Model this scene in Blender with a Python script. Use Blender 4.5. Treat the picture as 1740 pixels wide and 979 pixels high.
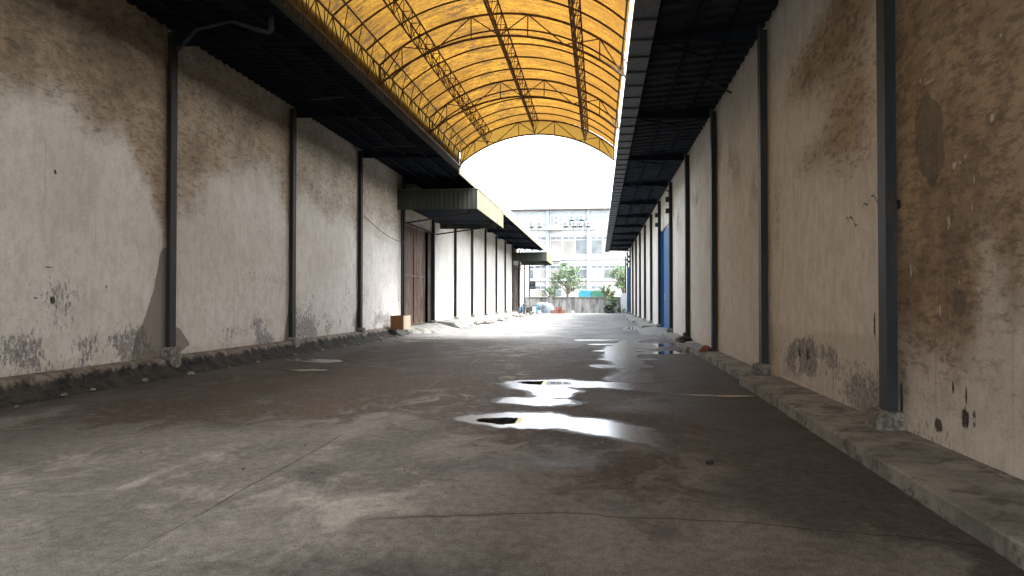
import bpy, math, random
import numpy as np
from mathutils import Vector, Matrix
R = math.radians
rnd = random.Random(7)
for o in list(bpy.data.objects): bpy.data.objects.remove(o)
scn = bpy.context.scene
COL = scn.collection

# ------------------------------------------------------------------ camera
cam = bpy.data.objects.new('camera', bpy.data.cameras.new('camera')); COL.objects.link(cam)
cam.location = (0, 0, 1.5)
cam.rotation_euler = (R(90 + 0.934), 0, R(6.714))
cam.data.sensor_width = 36; cam.data.lens = 36 * 1257 / 1740
cam.data.clip_start = .05; cam.data.clip_end = 3000
scn.camera = cam
# ------------------------------------------------------------------ sky and light (bright overcast)
SUN_EL, SUN_ROT = 64, 105
w = bpy.data.worlds.new('World'); scn.world = w; w.use_nodes = True
nt = w.node_tree; nt.nodes.clear()
wo = nt.nodes.new('ShaderNodeOutputWorld'); bg = nt.nodes.new('ShaderNodeBackground')
sky = nt.nodes.new('ShaderNodeTexSky'); sky.sky_type = 'NISHITA'; sky.sun_disc = False
sky.sun_elevation = R(SUN_EL); sky.sun_rotation = R(SUN_ROT)
sky.air_density = 1.2; sky.dust_density = 3.0
hs = nt.nodes.new('ShaderNodeHueSaturation'); hs.inputs['Saturation'].default_value = .36; hs.inputs['Value'].default_value = 1.0
nt.links.new(sky.outputs[0], hs.inputs['Color']); nt.links.new(hs.outputs[0], bg.inputs[0])
bg.inputs[1].default_value = .15
nt.links.new(bg.outputs[0], wo.inputs[0])
sl = bpy.data.lights.new('sun', 'SUN'); sl.energy = 1.1; sl.angle = R(30); sl.color = (1, .99, .98)
so = bpy.data.objects.new('sun', sl); COL.objects.link(so)
az = R(SUN_ROT)                                     # sky rotation is measured from +Y towards +X
d = Vector((math.sin(az) * math.cos(R(SUN_EL)), math.cos(az) * math.cos(R(SUN_EL)), math.sin(R(SUN_EL))))
so.rotation_euler = d.to_track_quat('Z', 'Y').to_euler()
scn.view_settings.view_transform = 'Standard'; scn.view_settings.look = 'None'
scn.view_settings.exposure = 3.62; scn.view_settings.gamma = 1; scn.view_settings.use_curve_mapping = False
scn.render.engine = 'CYCLES'
cy = scn.cycles
cy.use_denoising = True; cy.max_bounces = 10; cy.diffuse_bounces = 6; cy.glossy_bounces = 4; cy.transmission_bounces = 6
cy.transparent_max_bounces = 8; cy.sample_clamp_indirect = 6; cy.caustics_reflective = False; cy.caustics_refractive = False

# ------------------------------------------------------------------ node helpers
class NT:
    def __init__(s, name):
        s.m = bpy.data.materials.new(name); s.m.use_nodes = True; s.t = s.m.node_tree; s.t.nodes.clear()
        s.out = s.n('ShaderNodeOutputMaterial'); s.tc = s.n('ShaderNodeTexCoord'); s.P = s.tc.outputs['Object']
    def n(s, k): return s.t.nodes.new(k)
    def l(s, a, b): s.t.links.new(a, b)
    def put(s, v, sock):
        if hasattr(v, 'is_output') or isinstance(v, bpy.types.NodeSocket): s.l(v, sock)
        elif isinstance(v, (tuple, list)): sock.default_value = tuple(v) + ((1,) if len(v) == 3 and len(sock.default_value) == 4 else ())
        else: sock.default_value = v
    def math(s, op, a, b=0., clamp=False):
        n = s.n('ShaderNodeMath'); n.operation = op; n.use_clamp = clamp; s.put(a, n.inputs[0]); s.put(b, n.inputs[1]); return n.outputs[0]
    def mapv(s, sc, v=None, loc=(0, 0, 0), rot=(0, 0, 0)):
        n = s.n('ShaderNodeMapping'); s.l(v or s.P, n.inputs[0]); n.inputs['Scale'].default_value = sc
        n.inputs['Location'].default_value = loc; n.inputs['Rotation'].default_value = rot; return n.outputs[0]
    def noise(s, scale, detail=5, rough=.6, v=None, dist=0.):
        n = s.n('ShaderNodeTexNoise'); n.inputs['Scale'].default_value = scale; n.inputs['Detail'].default_value = detail
        n.inputs['Roughness'].default_value = rough; n.inputs['Distortion'].default_value = dist; s.l(v or s.P, n.inputs['Vector']); return n.outputs['Fac']
    def ramp(s, f, a, b, smooth=True):
        n = s.n('ShaderNodeMapRange'); n.interpolation_type = 'SMOOTHSTEP' if smooth else 'LINEAR'
        s.put(f, n.inputs['Value']); s.put(a, n.inputs['From Min']); s.put(b, n.inputs['From Max']); return n.outputs[0]
    def mix(s, f, a, b, mode='MIX'):
        n = s.n('ShaderNodeMix'); n.data_type = 'RGBA'; n.blend_type = mode
        s.put(f, n.inputs[0]); s.put(a, n.inputs[6]); s.put(b, n.inputs[7]); return n.outputs[2]
    def attr(s, name):
        n = s.n('ShaderNodeAttribute'); n.attribute_name = name; return n.outputs['Fac']
    def sep(s, v=None):
        n = s.n('ShaderNodeSeparateXYZ'); s.l(v or s.P, n.inputs[0]); return n.outputs
    def bump(s, h, dist=.01, strength=.6):
        n = s.n('ShaderNodeBump'); n.inputs['Distance'].default_value = dist; n.inputs['Strength'].default_value = strength
        s.put(h, n.inputs['Height']); return n.outputs[0]
    def bsdf(s, col, rough=.8, metal=0., normal=None, spec=.5, out=True):
        n = s.n('ShaderNodeBsdfPrincipled'); s.put(col, n.inputs['Base Color']); s.put(rough, n.inputs['Roughness'])
        s.put(metal, n.inputs['Metallic']); s.put(spec, n.inputs['Specular IOR Level'])
        if normal is not None: s.l(normal, n.inputs['Normal'])
        if out: s.l(n.outputs[0], s.out.inputs[0])
        return n.outputs[0]

def weathered(name, c1, c2, c3=None, scale=2., rough=.75, metal=0., bump=.004, streak=1., amt=.5, fine=25, spec=.4):
    """two tones broken up by noise, a third in patches (rust, dirt)"""
    t = NT(name)
    v = t.mapv((1, 1, streak))
    a = t.noise(scale, 6, .65, v)
    b = t.noise(fine, 4, .7, v)
    col = t.mix(t.ramp(a, .35, .65), c1, c2)
    if c3: col = t.mix(t.math('MULTIPLY', t.ramp(t.noise(scale * 2.3, 7, .7, v, .4), .62 - amt * .25, .72 - amt * .15), .8), col, c3)
    col = t.mix(t.ramp(b, .3, .75), t.mix(.25, col, (0, 0, 0)), col)
    t.bsdf(col, rough, metal, t.bump(t.math('ADD', b, a), bump, .5), spec)
    return t.m

# ------------------------------------------------------------------ mesh helpers
class MB:
    def __init__(s): s.v = []; s.f = []
    def add(s, vs, fs):
        k = len(s.v); s.v += [tuple(p) for p in vs]; s.f += [tuple(i + k for i in f) for f in fs]; return s
    def box(s, a, b):
        x0, y0, z0 = a; x1, y1, z1 = b
        if x0 > x1: x0, x1 = x1, x0
        if y0 > y1: y0, y1 = y1, y0
        if z0 > z1: z0, z1 = z1, z0
        return s.add([(x0, y0, z0), (x1, y0, z0), (x1, y1, z0), (x0, y1, z0), (x0, y0, z1), (x1, y0, z1), (x1, y1, z1), (x0, y1, z1)],
              [(0, 3, 2, 1), (4, 5, 6, 7), (0, 1, 5, 4), (1, 2, 6, 5), (2, 3, 7, 6), (3, 0, 4, 7)])
    def tube(s, pts, r, n=6, closed=True):
        pts = [Vector(p) for p in pts]; rs = r if isinstance(r, (list, tuple)) else [r] * len(pts)
        k = len(s.v); up = None
        for i, p in enumerate(pts):
            t = (pts[min(i + 1, len(pts) - 1)] - pts[max(i - 1, 0)]).normalized()
            if up is None:
                up = Vector((0, 0, 1)) if abs(t.z) < .9 else Vector((1, 0, 0))
            u = t.cross(up).normalized(); up = u.cross(t).normalized()
            for j in range(n):
                a = 2 * math.pi * (j + .5) / n
                s.v.append(tuple(p + (u * math.cos(a) + up * math.sin(a)) * rs[i]))
        for i in range(len(pts) - 1):
            for j in range(n):
                a, b = k + i * n + j, k + i * n + (j + 1) % n
                s.f.append((a, b, b + n, a + n))
        if closed:
            s.f.append(tuple(k + j for j in range(n))[::-1]); s.f.append(tuple(k + (len(pts) - 1) * n + j for j in range(n)))
        return s
    def prism(s, prof, y0, y1, axis='y'):
        n = len(prof)
        P = (lambda a, b, y: (a, y, b)) if axis == 'y' else (lambda a, b, y: (y, a, b)) if axis == 'x' else (lambda a, b, y: (a, b, y))
        return s.add([P(a, b, y0) for a, b in prof] + [P(a, b, y1) for a, b in prof],
              [(i, (i + 1) % n, n + (i + 1) % n, n + i) for i in range(n)] + [tuple(range(n))[::-1], tuple(range(n, 2 * n))])
    def build(s, name, m, parent=None, smooth=False, bevel=0):
        me = bpy.data.meshes.new(name); me.from_pydata(s.v, [], s.f); me.update()
        o = bpy.data.objects.new(name, me); COL.objects.link(o)
        if m: me.materials.append(m)
        if smooth: me.polygons.foreach_set('use_smooth', [True] * len(me.polygons))
        if parent: o.parent = parent; o.matrix_parent_inverse = parent_inv(parent)
        if bevel:
            b = o.modifiers.new('bevel', 'BEVEL'); b.width = bevel; b.segments = 2; b.limit_method = 'ANGLE'
        return o
def parent_inv(p):      # parts are modelled in world coordinates, so a part's own world matrix is the identity
    return Matrix.Identity(4) if p.parent else (Matrix.Translation(p.location) @ p.rotation_euler.to_matrix().to_4x4()).inverted()
def tag(o, label=None, cat=None, group=None, kind=None):
    if label: o['label'] = label
    if cat: o['category'] = cat
    if group: o['group'] = group
    if kind: o['kind'] = kind
    return o
def empty(name, loc, label, cat, group=None):
    o = bpy.data.objects.new(name, None); COL.objects.link(o); o.location = loc; o.empty_display_size = .3
    return tag(o, label, cat, group)
def grid(name, us, vs, fn, m, parent=None, attrs=None, smooth=True):
    """vertex grid; fn(U,V)->(N,3); attrs {name: array}"""
    U, V = np.meshgrid(us, vs, indexing='ij'); P = fn(U, V).reshape(-1, 3)
    nu, nv = len(us), len(vs); i, j = np.meshgrid(np.arange(nu - 1), np.arange(nv - 1), indexing='ij')
    a = (i * nv + j).ravel(); F = np.stack([a, a + nv, a + nv + 1, a + 1], 1)
    me = bpy.data.meshes.new(name); me.from_pydata(P.tolist(), [], F.tolist()); me.update()
    o = bpy.data.objects.new(name, me); COL.objects.link(o); me.materials.append(m)
    if smooth: me.polygons.foreach_set('use_smooth', [True] * len(me.polygons))
    if attrs:
        for k, f in attrs.items():
            at = me.attributes.new(k, 'FLOAT', 'POINT'); at.data.foreach_set('value', np.asarray(f(U, V), dtype=np.float32).ravel())
    if parent: o.parent = parent; o.matrix_parent_inverse = parent_inv(parent)
    return o
def ss(x, a, b): t = np.clip((x - a) / (b - a), 0, 1); return t * t * (3 - 2 * t)
def vn(x, y, seed=0):
    """smooth value noise 0..1"""
    xi, yi = np.floor(x).astype(int), np.floor(y).astype(int); fx, fy = x - xi, y - yi
    fx, fy = fx * fx * (3 - 2 * fx), fy * fy * (3 - 2 * fy)
    def h(a, b):
        n = np.sin(a * 127.1 + b * 311.7 + seed * 74.7) * 43758.5453; return n - np.floor(n)
    return (h(xi, yi) * (1 - fx) + h(xi + 1, yi) * fx) * (1 - fy) + (h(xi, yi + 1) * (1 - fx) + h(xi + 1, yi + 1) * fx) * fy
def fbm(x, y, seed=0, o=4):
    s = 0; a = .5; t = 0
    for k in range(o): s = s + a * vn(x * 2 ** k, y * 2 ** k, seed + k * 7); t += a; a *= .5
    return s / t

# ------------------------------------------------------------------ materials
def plaster_material():
    t = NT('stained_plaster')
    g, pl, dm, mk, pk, ch = (t.attr(k) for k in ('grime', 'peel', 'damp', 'mark', 'pale', 'chip'))
    big = t.noise(.55, 4, .5); mid = t.noise(2.2, 8, .68, None, .5)
    fine = t.noise(38, 4, .7)
    vs = t.noise(5, 6, .65, t.mapv((1, 1.6, .12)))
    dg = t.noise(5.2, 12, .78, t.mapv((1, .8, 2.4), None, (0, 0, 0), (R(28), 0, 0)), .15)
    col = t.mix(t.ramp(big, .35, .65), (.55, .515, .45), (.68, .65, .595))
    col = t.mix(pk, col, (.73, .705, .655))
    col = t.mix(t.math('MULTIPLY', t.ramp(vs, .45, .75), .15), col, (.33, .27, .21))
    drip = t.math('MULTIPLY', t.ramp(t.noise(3.5, 7, .7, t.mapv((1, 2.6, .07))), .55, .68), t.ramp(t.noise(.8, 3), .42, .6))
    col = t.mix(t.math('MULTIPLY', drip, .38), col, (.30, .235, .165))
    # brown mould
    gf = t.ramp(t.math('ADD', g, t.math('MULTIPLY', t.math('SUBTRACT', mid, .5), .75)), .12, 1.0)
    col = t.mix(t.math('MULTIPLY', gf, .84), col, t.mix(t.ramp(t.noise(1.1, 6, .7), .38, .62), (.165, .098, .045), (.37, .262, .155)))
    sp = t.ramp(t.math('SUBTRACT', dg, t.math('MULTIPLY', g, .08)), .47, .33)
    sp = t.math('MULTIPLY', sp, t.ramp(g, .12, .55))
    col = t.mix(t.math('MULTIPLY', sp, .6), col, (.085, .068, .053))
    # lighter scratches through the grime
    sc = t.math('MULTIPLY', t.ramp(t.noise(7, 8, .75, t.mapv((1, 1.3, .55))), .68, .73), .5)
    col = t.mix(t.math('MULTIPLY', sc, gf), col, (.5, .47, .43))
    # peeling
    pn = t.noise(13, 9, .78, t.mapv((1, 1.2, .7)))
    pf = t.ramp(t.math('ADD', pn, t.math('MULTIPLY', pl, .36)), .73, .775)
    col = t.mix(t.math('MULTIPLY', pf, .85), col, t.mix(t.ramp(t.noise(18, 4), .4, .6), (.12, .118, .122), (.33, .32, .32)))
    # small specks and scuffs
    sk = t.math('MULTIPLY', t.ramp(t.noise(30, 3, .5, t.mapv((1, 1, .5))), .72, .76), t.ramp(big, .4, .6))
    col = t.mix(t.math('MULTIPLY', sk, .5), col, (.16, .14, .12))
    df = t.ramp(t.math('ADD', dm, t.math('MULTIPLY', t.math('SUBTRACT', t.noise(9, 6, .7), .5), .35)), .42, .55)
    col = t.mix(t.math('MULTIPLY', df, .72), col, (.105, .098, .082))
    mf = t.ramp(t.math('ADD', mk, t.math('MULTIPLY', t.math('SUBTRACT', t.noise(22, 5, .7), .5), .5)), .45, .58)
    col = t.mix(mf, col, (.05, .05, .052))
    cf = t.ramp(t.math('ADD', ch, t.math('MULTIPLY', t.math('SUBTRACT', t.noise(26, 5, .7), .5), .7)), .45, .55)
    col = t.mix(t.math('MULTIPLY', cf, .8), col, (.56, .55, .54))
    pat = t.ramp(t.noise(4.2, 9, .8, t.mapv((1, 1, .8), None, (7, 3, 1))), .42, .60)
    col = t.mix(t.math('MULTIPLY', pat, .26), col, (.30, .25, .19))
    col = t.mix(t.ramp(fine, .25, .8), t.mix(.16, col, (0, 0, 0)), col)
    h = t.math('ADD', t.math('MULTIPLY', fine, .3), t.math('SUBTRACT', mid, t.math('MULTIPLY', pf, .8)))
    t.bsdf(col, .93, 0, t.bump(h, .012, .55), .1)
    return t.m
def ground_material():
    t = NT('worn_concrete')
    br, dk, lt = t.attr('brown'), t.attr('dark'), t.attr('light')
    X = t.sep()
    big = t.noise(.33, 6, .6, t.mapv((1, .8, 1)), .6); mid = t.noise(1.3, 9, .68, t.mapv((1.3, .9, 1)), .8); fine = t.noise(38, 6, .82)
    grit = t.noise(75, 3, .75)
    seamx = t.math('ADD', t.math('ADD', X[0], t.math('MULTIPLY', X[1], .019)), t.math('ADD', 2.69, t.math('MULTIPLY', t.math('SUBTRACT', t.noise(1.5, 5), .5), .07)))
    left = t.ramp(seamx, .03, -.03)
    col = t.mix(t.ramp(big, .35, .66), (.105, .103, .094), (.255, .25, .23))
    col = t.mix(t.math('MULTIPLY', left, .4), col, (.165, .156, .142))
    col = t.mix(t.math('MULTIPLY', t.ramp(t.math('ADD', br, t.math('MULTIPLY', t.math('SUBTRACT', mid, .5), 2.6)), .02, .58), .94), col, (.055, .038, .024))
    col = t.mix(t.math('MULTIPLY', t.ramp(t.math('ADD', lt, t.math('MULTIPLY', t.math('SUBTRACT', mid, .5), 2.4)), .2, .8), .8), col, (.43, .42, .39))
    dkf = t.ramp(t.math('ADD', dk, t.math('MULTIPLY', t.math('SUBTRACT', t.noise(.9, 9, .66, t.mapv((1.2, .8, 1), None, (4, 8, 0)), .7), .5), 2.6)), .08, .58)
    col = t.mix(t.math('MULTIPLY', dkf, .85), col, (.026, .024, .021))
    outm = t.ramp(X[1], 26, 34)
    col = t.mix(t.math('MULTIPLY', outm, .8), col, t.mix(t.ramp(t.noise(1.1, 8, .7, t.mapv((.5, .28, 1))), .42, .6), (.085, .085, .08), (.20, .198, .188)))
    # algae, rust-coloured blotches
    ry = t.math('MULTIPLY', t.ramp(t.noise(1.7, 7, .75, t.mapv((1, .35, 1), None, (3.1, 0, 0))), .63, .74), t.ramp(t.noise(.4, 2), .5, .6))
    col = t.mix(t.math('MULTIPLY', ry, .45), col, (.20, .14, .07))
    blot = t.ramp(t.noise(3.2, 6, .7, t.mapv((1, .6, 1), None, (9, 3, 0))), .60, .70)
    col = t.mix(t.math('MULTIPLY', blot, .35), col, (.09, .08, .07))
    col = t.mix(t.math('MULTIPLY', t.ramp(t.noise(9, 8, .8, t.mapv((1, .5, 1))), .66, .72), .45), col, (.22, .22, .205))
    scr = t.ramp(t.math('ABSOLUTE', t.math('SUBTRACT', t.noise(1.4, 6, .6, t.mapv((.45, 1.6, 1), None, (2, 2, 0)), 1.2), .52)), .006, .001)
    col = t.mix(t.math('MULTIPLY', t.math('MULTIPLY', scr, t.ramp(t.noise(2.5, 4), .55, .62)), .45), col, (.42, .41, .38))
    # pits and grit, coarser on the right-hand slab
    pit = t.math('MULTIPLY', t.ramp(fine, .44, .36), t.ramp(mid, .42, .58))
    col = t.mix(t.math('MULTIPLY', pit, t.math('SUBTRACT', .75, t.math('MULTIPLY', left, .45))), col, (.055, .05, .045))
    col = t.mix(t.ramp(grit, .3, .7), t.mix(.5, col, (0, 0, 0)), t.mix(.03, col, (1, 1, 1)))
    wr = t.ramp(t.noise(12, 8, .8, t.mapv((1, .8, 1))), .35, .65)
    col = t.mix(wr, t.mix(.22, col, (0, 0, 0)), t.mix(.04, col, (1, 1, 1)))
    # long joint, partly filled, and cross joint every 24 m
    sd = t.math('ABSOLUTE', t.math('ADD', seamx, 0.))
    sj = t.math('MULTIPLY', t.ramp(sd, .016, .006), t.ramp(t.noise(.9, 4), .38, .5))
    col = t.mix(t.math('MULTIPLY', sj, .6), col, t.mix(t.ramp(t.noise(.5, 2), .45, .55), (.20, .195, .18), (.03, .028, .025)))
    wv = t.n('ShaderNodeTexNoise'); wv.noise_dimensions = '1D'; wv.inputs['Scale'].default_value = 1.1; wv.inputs['Detail'].default_value = 6; wv.inputs['Roughness'].default_value = .55
    t.l(X[0], wv.inputs['W'])
    cy_ = t.math('ADD', X[1], t.math('SUBTRACT', t.math('MULTIPLY', t.math('MULTIPLY', t.math('SUBTRACT', X[0], .2), t.math('SUBTRACT', X[0], .2)), .09), 5.22))
    cy_ = t.math('ADD', cy_, t.math('MULTIPLY', t.math('SUBTRACT', wv.outputs['Fac'], .5), .3))
    ck = t.math('MULTIPLY', t.ramp(t.math('ABSOLUTE', cy_), .012, .003), t.ramp(X[0], -1.75, -1.3))
    wide = t.math('MULTIPLY', t.math('MULTIPLY', t.ramp(t.math('ABSOLUTE', cy_), .10, .0), t.ramp(X[0], -1.75, -1.3)), t.ramp(X[0], -.2, -1.))
    col = t.mix(t.math('MULTIPLY', wide, .55), col, (.07, .065, .058))
    col = t.mix(t.math('MULTIPLY', ck, .9), col, (.02, .018, .016))
    rough = t.math('SUBTRACT', t.math('ADD', .62, t.math('MULTIPLY', mid, .3)), t.math('MULTIPLY', dkf, .18))
    h = t.math('SUBTRACT', t.math('ADD', t.math('MULTIPLY', fine, .5), t.math('MULTIPLY', mid, .8)), t.math('ADD', ck, t.math('MULTIPLY', sj, .7)))
    t.bsdf(col, rough, 0, t.bump(h, .008, .55), t.math('ADD', .07, t.math('MULTIPLY', dkf, .05)))
    return t.m
def puddle_material():
    t = NT('shallow_water')
    wet, deep = t.attr('wet'), t.attr('deep')
    nz = t.noise(5, 6, .7, t.mapv((1, .6, 1)))
    edge = t.ramp(t.math('ADD', wet, t.math('MULTIPLY', t.math('SUBTRACT', nz, .5), .45)), .46, .80)
    gr = t.noise(120, 2, .6)
    film = t.attr('film')
    fade = t.ramp(t.math('ADD', film, t.math('ADD', t.math('MULTIPLY', t.math('SUBTRACT', gr, .5), .35), t.math('MULTIPLY', t.math('SUBTRACT', nz, .5), .5))), .05, .9)
    df = t.ramp(t.math('ADD', deep, t.math('MULTIPLY', t.math('SUBTRACT', nz, .5), .3)), .45, .6)
    rough = t.math('SUBTRACT', .23, t.math('MULTIPLY', df, .23))
    rough = t.math('ADD', rough, t.math('MULTIPLY', t.math('SUBTRACT', 1., fade), .16))
    col = t.mix(df, (.16, .155, .15), (.02, .018, .016))
    h = t.math('MULTIPLY', t.noise(30, 3, .6), t.math('SUBTRACT', 1., df))
    b = t.bsdf(col, rough, 0, t.bump(h, .0015, .35), .5, out=False)
    b.node.inputs['IOR'].default_value = 1.5
    tr = t.n('ShaderNodeBsdfTransparent'); mx = t.n('ShaderNodeMixShader')
    hb = t.bsdf((.018, .016, .014), .5, 0, None, .4, out=False); hm = t.n('ShaderNodeMixShader'); tr0 = tr
    t.l(t.math('MULTIPLY', t.ramp(t.math('ADD', wet, t.math('MULTIPLY', t.math('SUBTRACT', nz, .5), .3)), .02, .35), t.math('MULTIPLY', film, .65)), hm.inputs[0]); t.l(tr0.outputs[0], hm.inputs[1]); t.l(hb, hm.inputs[2]); tr = hm
    t.l(t.math('MULTIPLY', edge, t.math('ADD', .12, t.math('MULTIPLY', fade, .88))), mx.inputs[0]); t.l(tr.outputs[0], mx.inputs[1]); t.l(b, mx.inputs[2]); t.l(mx.outputs[0], t.out.inputs[0])
    return t.m
def amber_material(name='amber_fibreglass', lit_copy=False):
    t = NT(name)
    X = t.sep()
    v = t.mapv((.7, 1.9, 1.)); a = t.noise(2.2, 12, .8, v, .3); b = t.noise(15, 9, .85, v); c = t.noise(.45, 4, .6)
    col = t.mix(t.ramp(a, .30, .68), (.055, .025, .005), (.205, .108, .013))
    col = t.mix(t.math('MULTIPLY', t.ramp(b, .46, .57), .75), col, (.036, .016, .004))
    col = t.mix(t.math('MULTIPLY', t.ramp(c, .42, .62), .6), col, (.055, .027, .006))
    wn = t.n('ShaderNodeTexWhiteNoise'); wn.noise_dimensions = '1D'; t.l(t.math('FLOOR', t.math('DIVIDE', t.math('ADD', X[1], .13), 1.07)), wn.inputs['W'])
    col = t.mix(t.math('MULTIPLY', wn.outputs['Value'], .42), col, (.085, .046, .009))
    lap = t.math('ABSOLUTE', t.math('SUBTRACT', t.math('FRACT', t.math('DIVIDE', t.math('ADD', X[1], .13), 1.07)), .5))
    col = t.mix(t.math('MULTIPLY', t.ramp(lap, .44, .5), .55), col, (.05, .025, .006))
    vein = t.ramp(t.math('ABSOLUTE', t.math('SUBTRACT', t.noise(3.1, 10, .75, v, .8), .5)), .02, .0)
    col = t.mix(t.math('MULTIPLY', vein, .75), col, (.04, .018, .005))
    if lit_copy: col = t.mix(.5, col, (.36, .20, .035))  # same amber made brighter, sky light from outside put into the colour
    else:
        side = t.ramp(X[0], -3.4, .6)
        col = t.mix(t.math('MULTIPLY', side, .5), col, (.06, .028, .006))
        # leaves and dirt lying on the sheet in long clumps
        lx = t.math('ABSOLUTE', t.math('ADD', X[0], 3.35))
        dn = t.noise(3.4, 9, .8, t.mapv((.8, 2., 1)), .4)
        lf = t.ramp(t.math('SUBTRACT', dn, t.math('MULTIPLY', t.math('MINIMUM', lx, 1.3), .09)), .50, .53)
        e = t.ramp(t.math('SUBTRACT', dn, t.math('MULTIPLY', t.math('ABSOLUTE', t.math('ADD', X[0], 5.15)), .16)), .49, .53)
        e2 = t.ramp(t.noise(2.1, 8, .75, t.mapv((.7, 2.4, 1), None, (5, 5, 0))), .63, .66)
        lf = t.math('MAXIMUM', t.math('MAXIMUM', lf, e), e2)
        col = t.mix(t.math('MULTIPLY', lf, .88), col, (.035, .02, .008))
    tl = t.n('ShaderNodeBsdfTranslucent'); t.l(col, tl.inputs[0])
    df = t.n('ShaderNodeBsdfDiffuse'); t.l(t.mix(.5, col, (.25, .18, .08)), df.inputs[0])
    mx = t.n('ShaderNodeMixShader'); mx.inputs[0].default_value = .18; t.l(tl.outputs[0], mx.inputs[1]); t.l(df.outputs[0], mx.inputs[2])
    t.l(mx.outputs[0], t.out.inputs[0])
    return t.m
M = {}
M['plaster'] = plaster_material(); M['ground'] = ground_material(); M['water'] = puddle_material()
M['amber'] = amber_material(); M['amber_lit'] = amber_material('amber_sheet_lit', True)  # second amber is the lit copy for side sheet and end piece
M['truss'] = weathered('rusty_truss_steel', (.085, .052, .028), (.17, .10, .052), (.045, .028, .018), 3, .7, .2)
M['steel'] = weathered('dark_column_paint', (.018, .024, .028), (.034, .042, .045), (.075, .042, .024), 2.6, .65, 0, .003, .25, .35)
M['steel_l'] = weathered('dark_column_grime', (.015, .014, .013), (.03, .028, .025), (.05, .038, .028), 1.6, .7, 0, .003, .25, .35)
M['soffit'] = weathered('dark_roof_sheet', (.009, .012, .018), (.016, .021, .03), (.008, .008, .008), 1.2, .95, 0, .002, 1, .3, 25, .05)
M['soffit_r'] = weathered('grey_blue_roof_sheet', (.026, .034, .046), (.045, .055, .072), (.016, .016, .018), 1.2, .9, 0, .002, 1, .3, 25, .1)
M['gutter'] = weathered('galvanised_gutter', (.07, .08, .09), (.11, .12, .135), (.04, .04, .04), 2, .5, .3)
M['gutter_l'] = weathered('dark_olive_gutter', (.022, .022, .015), (.045, .042, .028), (.012, .011, .008), 3, .85, 0, .006, 1, .7)
M['fascia'] = weathered('cream_fascia_sheet', (.25, .22, .115), (.31, .28, .16), (.16, .14, .08), 1.4, .6, 0, .002, .3, .25)
M['fascia_a'] = weathered('dull_awning_sheet', (.13, .125, .07), (.18, .17, .105), (.08, .075, .045), 1.4, .7, 0, .002, .3, .5)
M['fascia_g'] = weathered('green_grey_fascia_sheet', (.02, .025, .017), (.032, .036, .025), (.014, .015, .011), 1.4, .6, 0, .002, .3, .25)
M['rust_door'] = weathered('rusty_brown_door', (.085, .046, .032), (.14, .088, .064), (.21, .155, .12), 1.3, .75, .1, .004, .22, .6)
M['blue'] = weathered('blue_door_paint', (.012, .085, .24), (.018, .12, .32), (.015, .06, .15), 1.5, .45, 0, .002, .3, .2)
M['kerb'] = weathered('kerb_concrete', (.15, .152, .135), (.28, .28, .25), (.065, .062, .053), 1.7, .92, 0, .008, 1, .6, 45)
M['ledge_x'] = weathered('mossy_ledge', (.018, .017, .014), (.055, .05, .04), (.008, .008, .007), 3.6, .95, 0, .012, 1, .9, 40)
def ledge_material():
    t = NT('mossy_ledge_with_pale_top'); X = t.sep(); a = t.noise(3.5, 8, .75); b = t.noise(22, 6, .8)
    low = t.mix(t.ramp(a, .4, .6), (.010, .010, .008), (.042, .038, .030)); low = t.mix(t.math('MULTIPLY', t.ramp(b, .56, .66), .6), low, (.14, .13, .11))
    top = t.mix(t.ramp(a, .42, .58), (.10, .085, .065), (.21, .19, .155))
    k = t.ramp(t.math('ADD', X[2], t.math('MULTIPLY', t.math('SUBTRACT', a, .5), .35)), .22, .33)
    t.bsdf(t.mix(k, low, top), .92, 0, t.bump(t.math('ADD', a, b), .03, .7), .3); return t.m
M['ledge'] = ledge_material()
M['footing'] = weathered('pale_footing', (.16, .15, .13), (.30, .285, .255), (.05, .045, .04), 6, .95, 0, .02, 1, .7)
M['stone'] = weathered('broken_stone', (.16, .145, .125), (.3, .28, .25), (.07, .06, .05), 5, .95, 0, .02, 1, .6)
M['brick'] = weathered('broken_brick', (.22, .085, .05), (.30, .13, .08), (.12, .09, .07), 7, .95, 0, .02, 1, .6)
M['darkstuff'] = weathered('dark_rubber', (.012, .012, .013), (.03, .03, .03), None, 5, .6)
M['pipe'] = weathered('grey_pvc_pipe', (.022, .023, .026), (.04, .042, .045), (.03, .03, .03), 4, .8)
M['farwall'] = weathered('streaked_boundary_wall', (.17, .17, .16), (.27, .27, .255), (.06, .06, .055), 1.0, .93, 0, .01, .18, .7)
M['cap'] = weathered('dark_wall_cap', (.10, .095, .085), (.17, .16, .14), None, 3, .95)
M['white'] = weathered('white_render', (.46, .475, .485), (.52, .53, .54), (.38, .39, .39), .8, .85, 0, .003, .3, .2)
M['beige'] = weathered('beige_render', (.30, .285, .265), (.35, .33, .31), None, .8, .85)
M['bluegrey'] = weathered('blue_grey_paint', (.24, .28, .32), (.28, .32, .36), None, .8, .7)
M['roofpale'] = weathered('pale_blue_roof', (.28, .33, .37), (.33, .38, .41), None, .6, .6)
M['glass_d'] = weathered('dim_window_glass', (.085, .10, .11), (.14, .16, .17), None, .9, .12)
M['glass_l'] = weathered('pale_window_glass', (.22, .27, .31), (.30, .35, .38), None, .7, .15)
M['blind'] = weathered('beige_blind', (.20, .19, .175), (.26, .245, .23), None, .6, .8)
M['card'] = weathered('brown_board', (.17, .07, .025), (.21, .09, .035), (.13, .055, .025), 4, .8)
M['card2'] = weathered('pale_board', (.36, .29, .20), (.42, .35, .25), None, 4, .8)
M['bark'] = weathered('bark', (.10, .08, .06), (.16, .13, .10), None, 8, .95, 0, .02)
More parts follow.
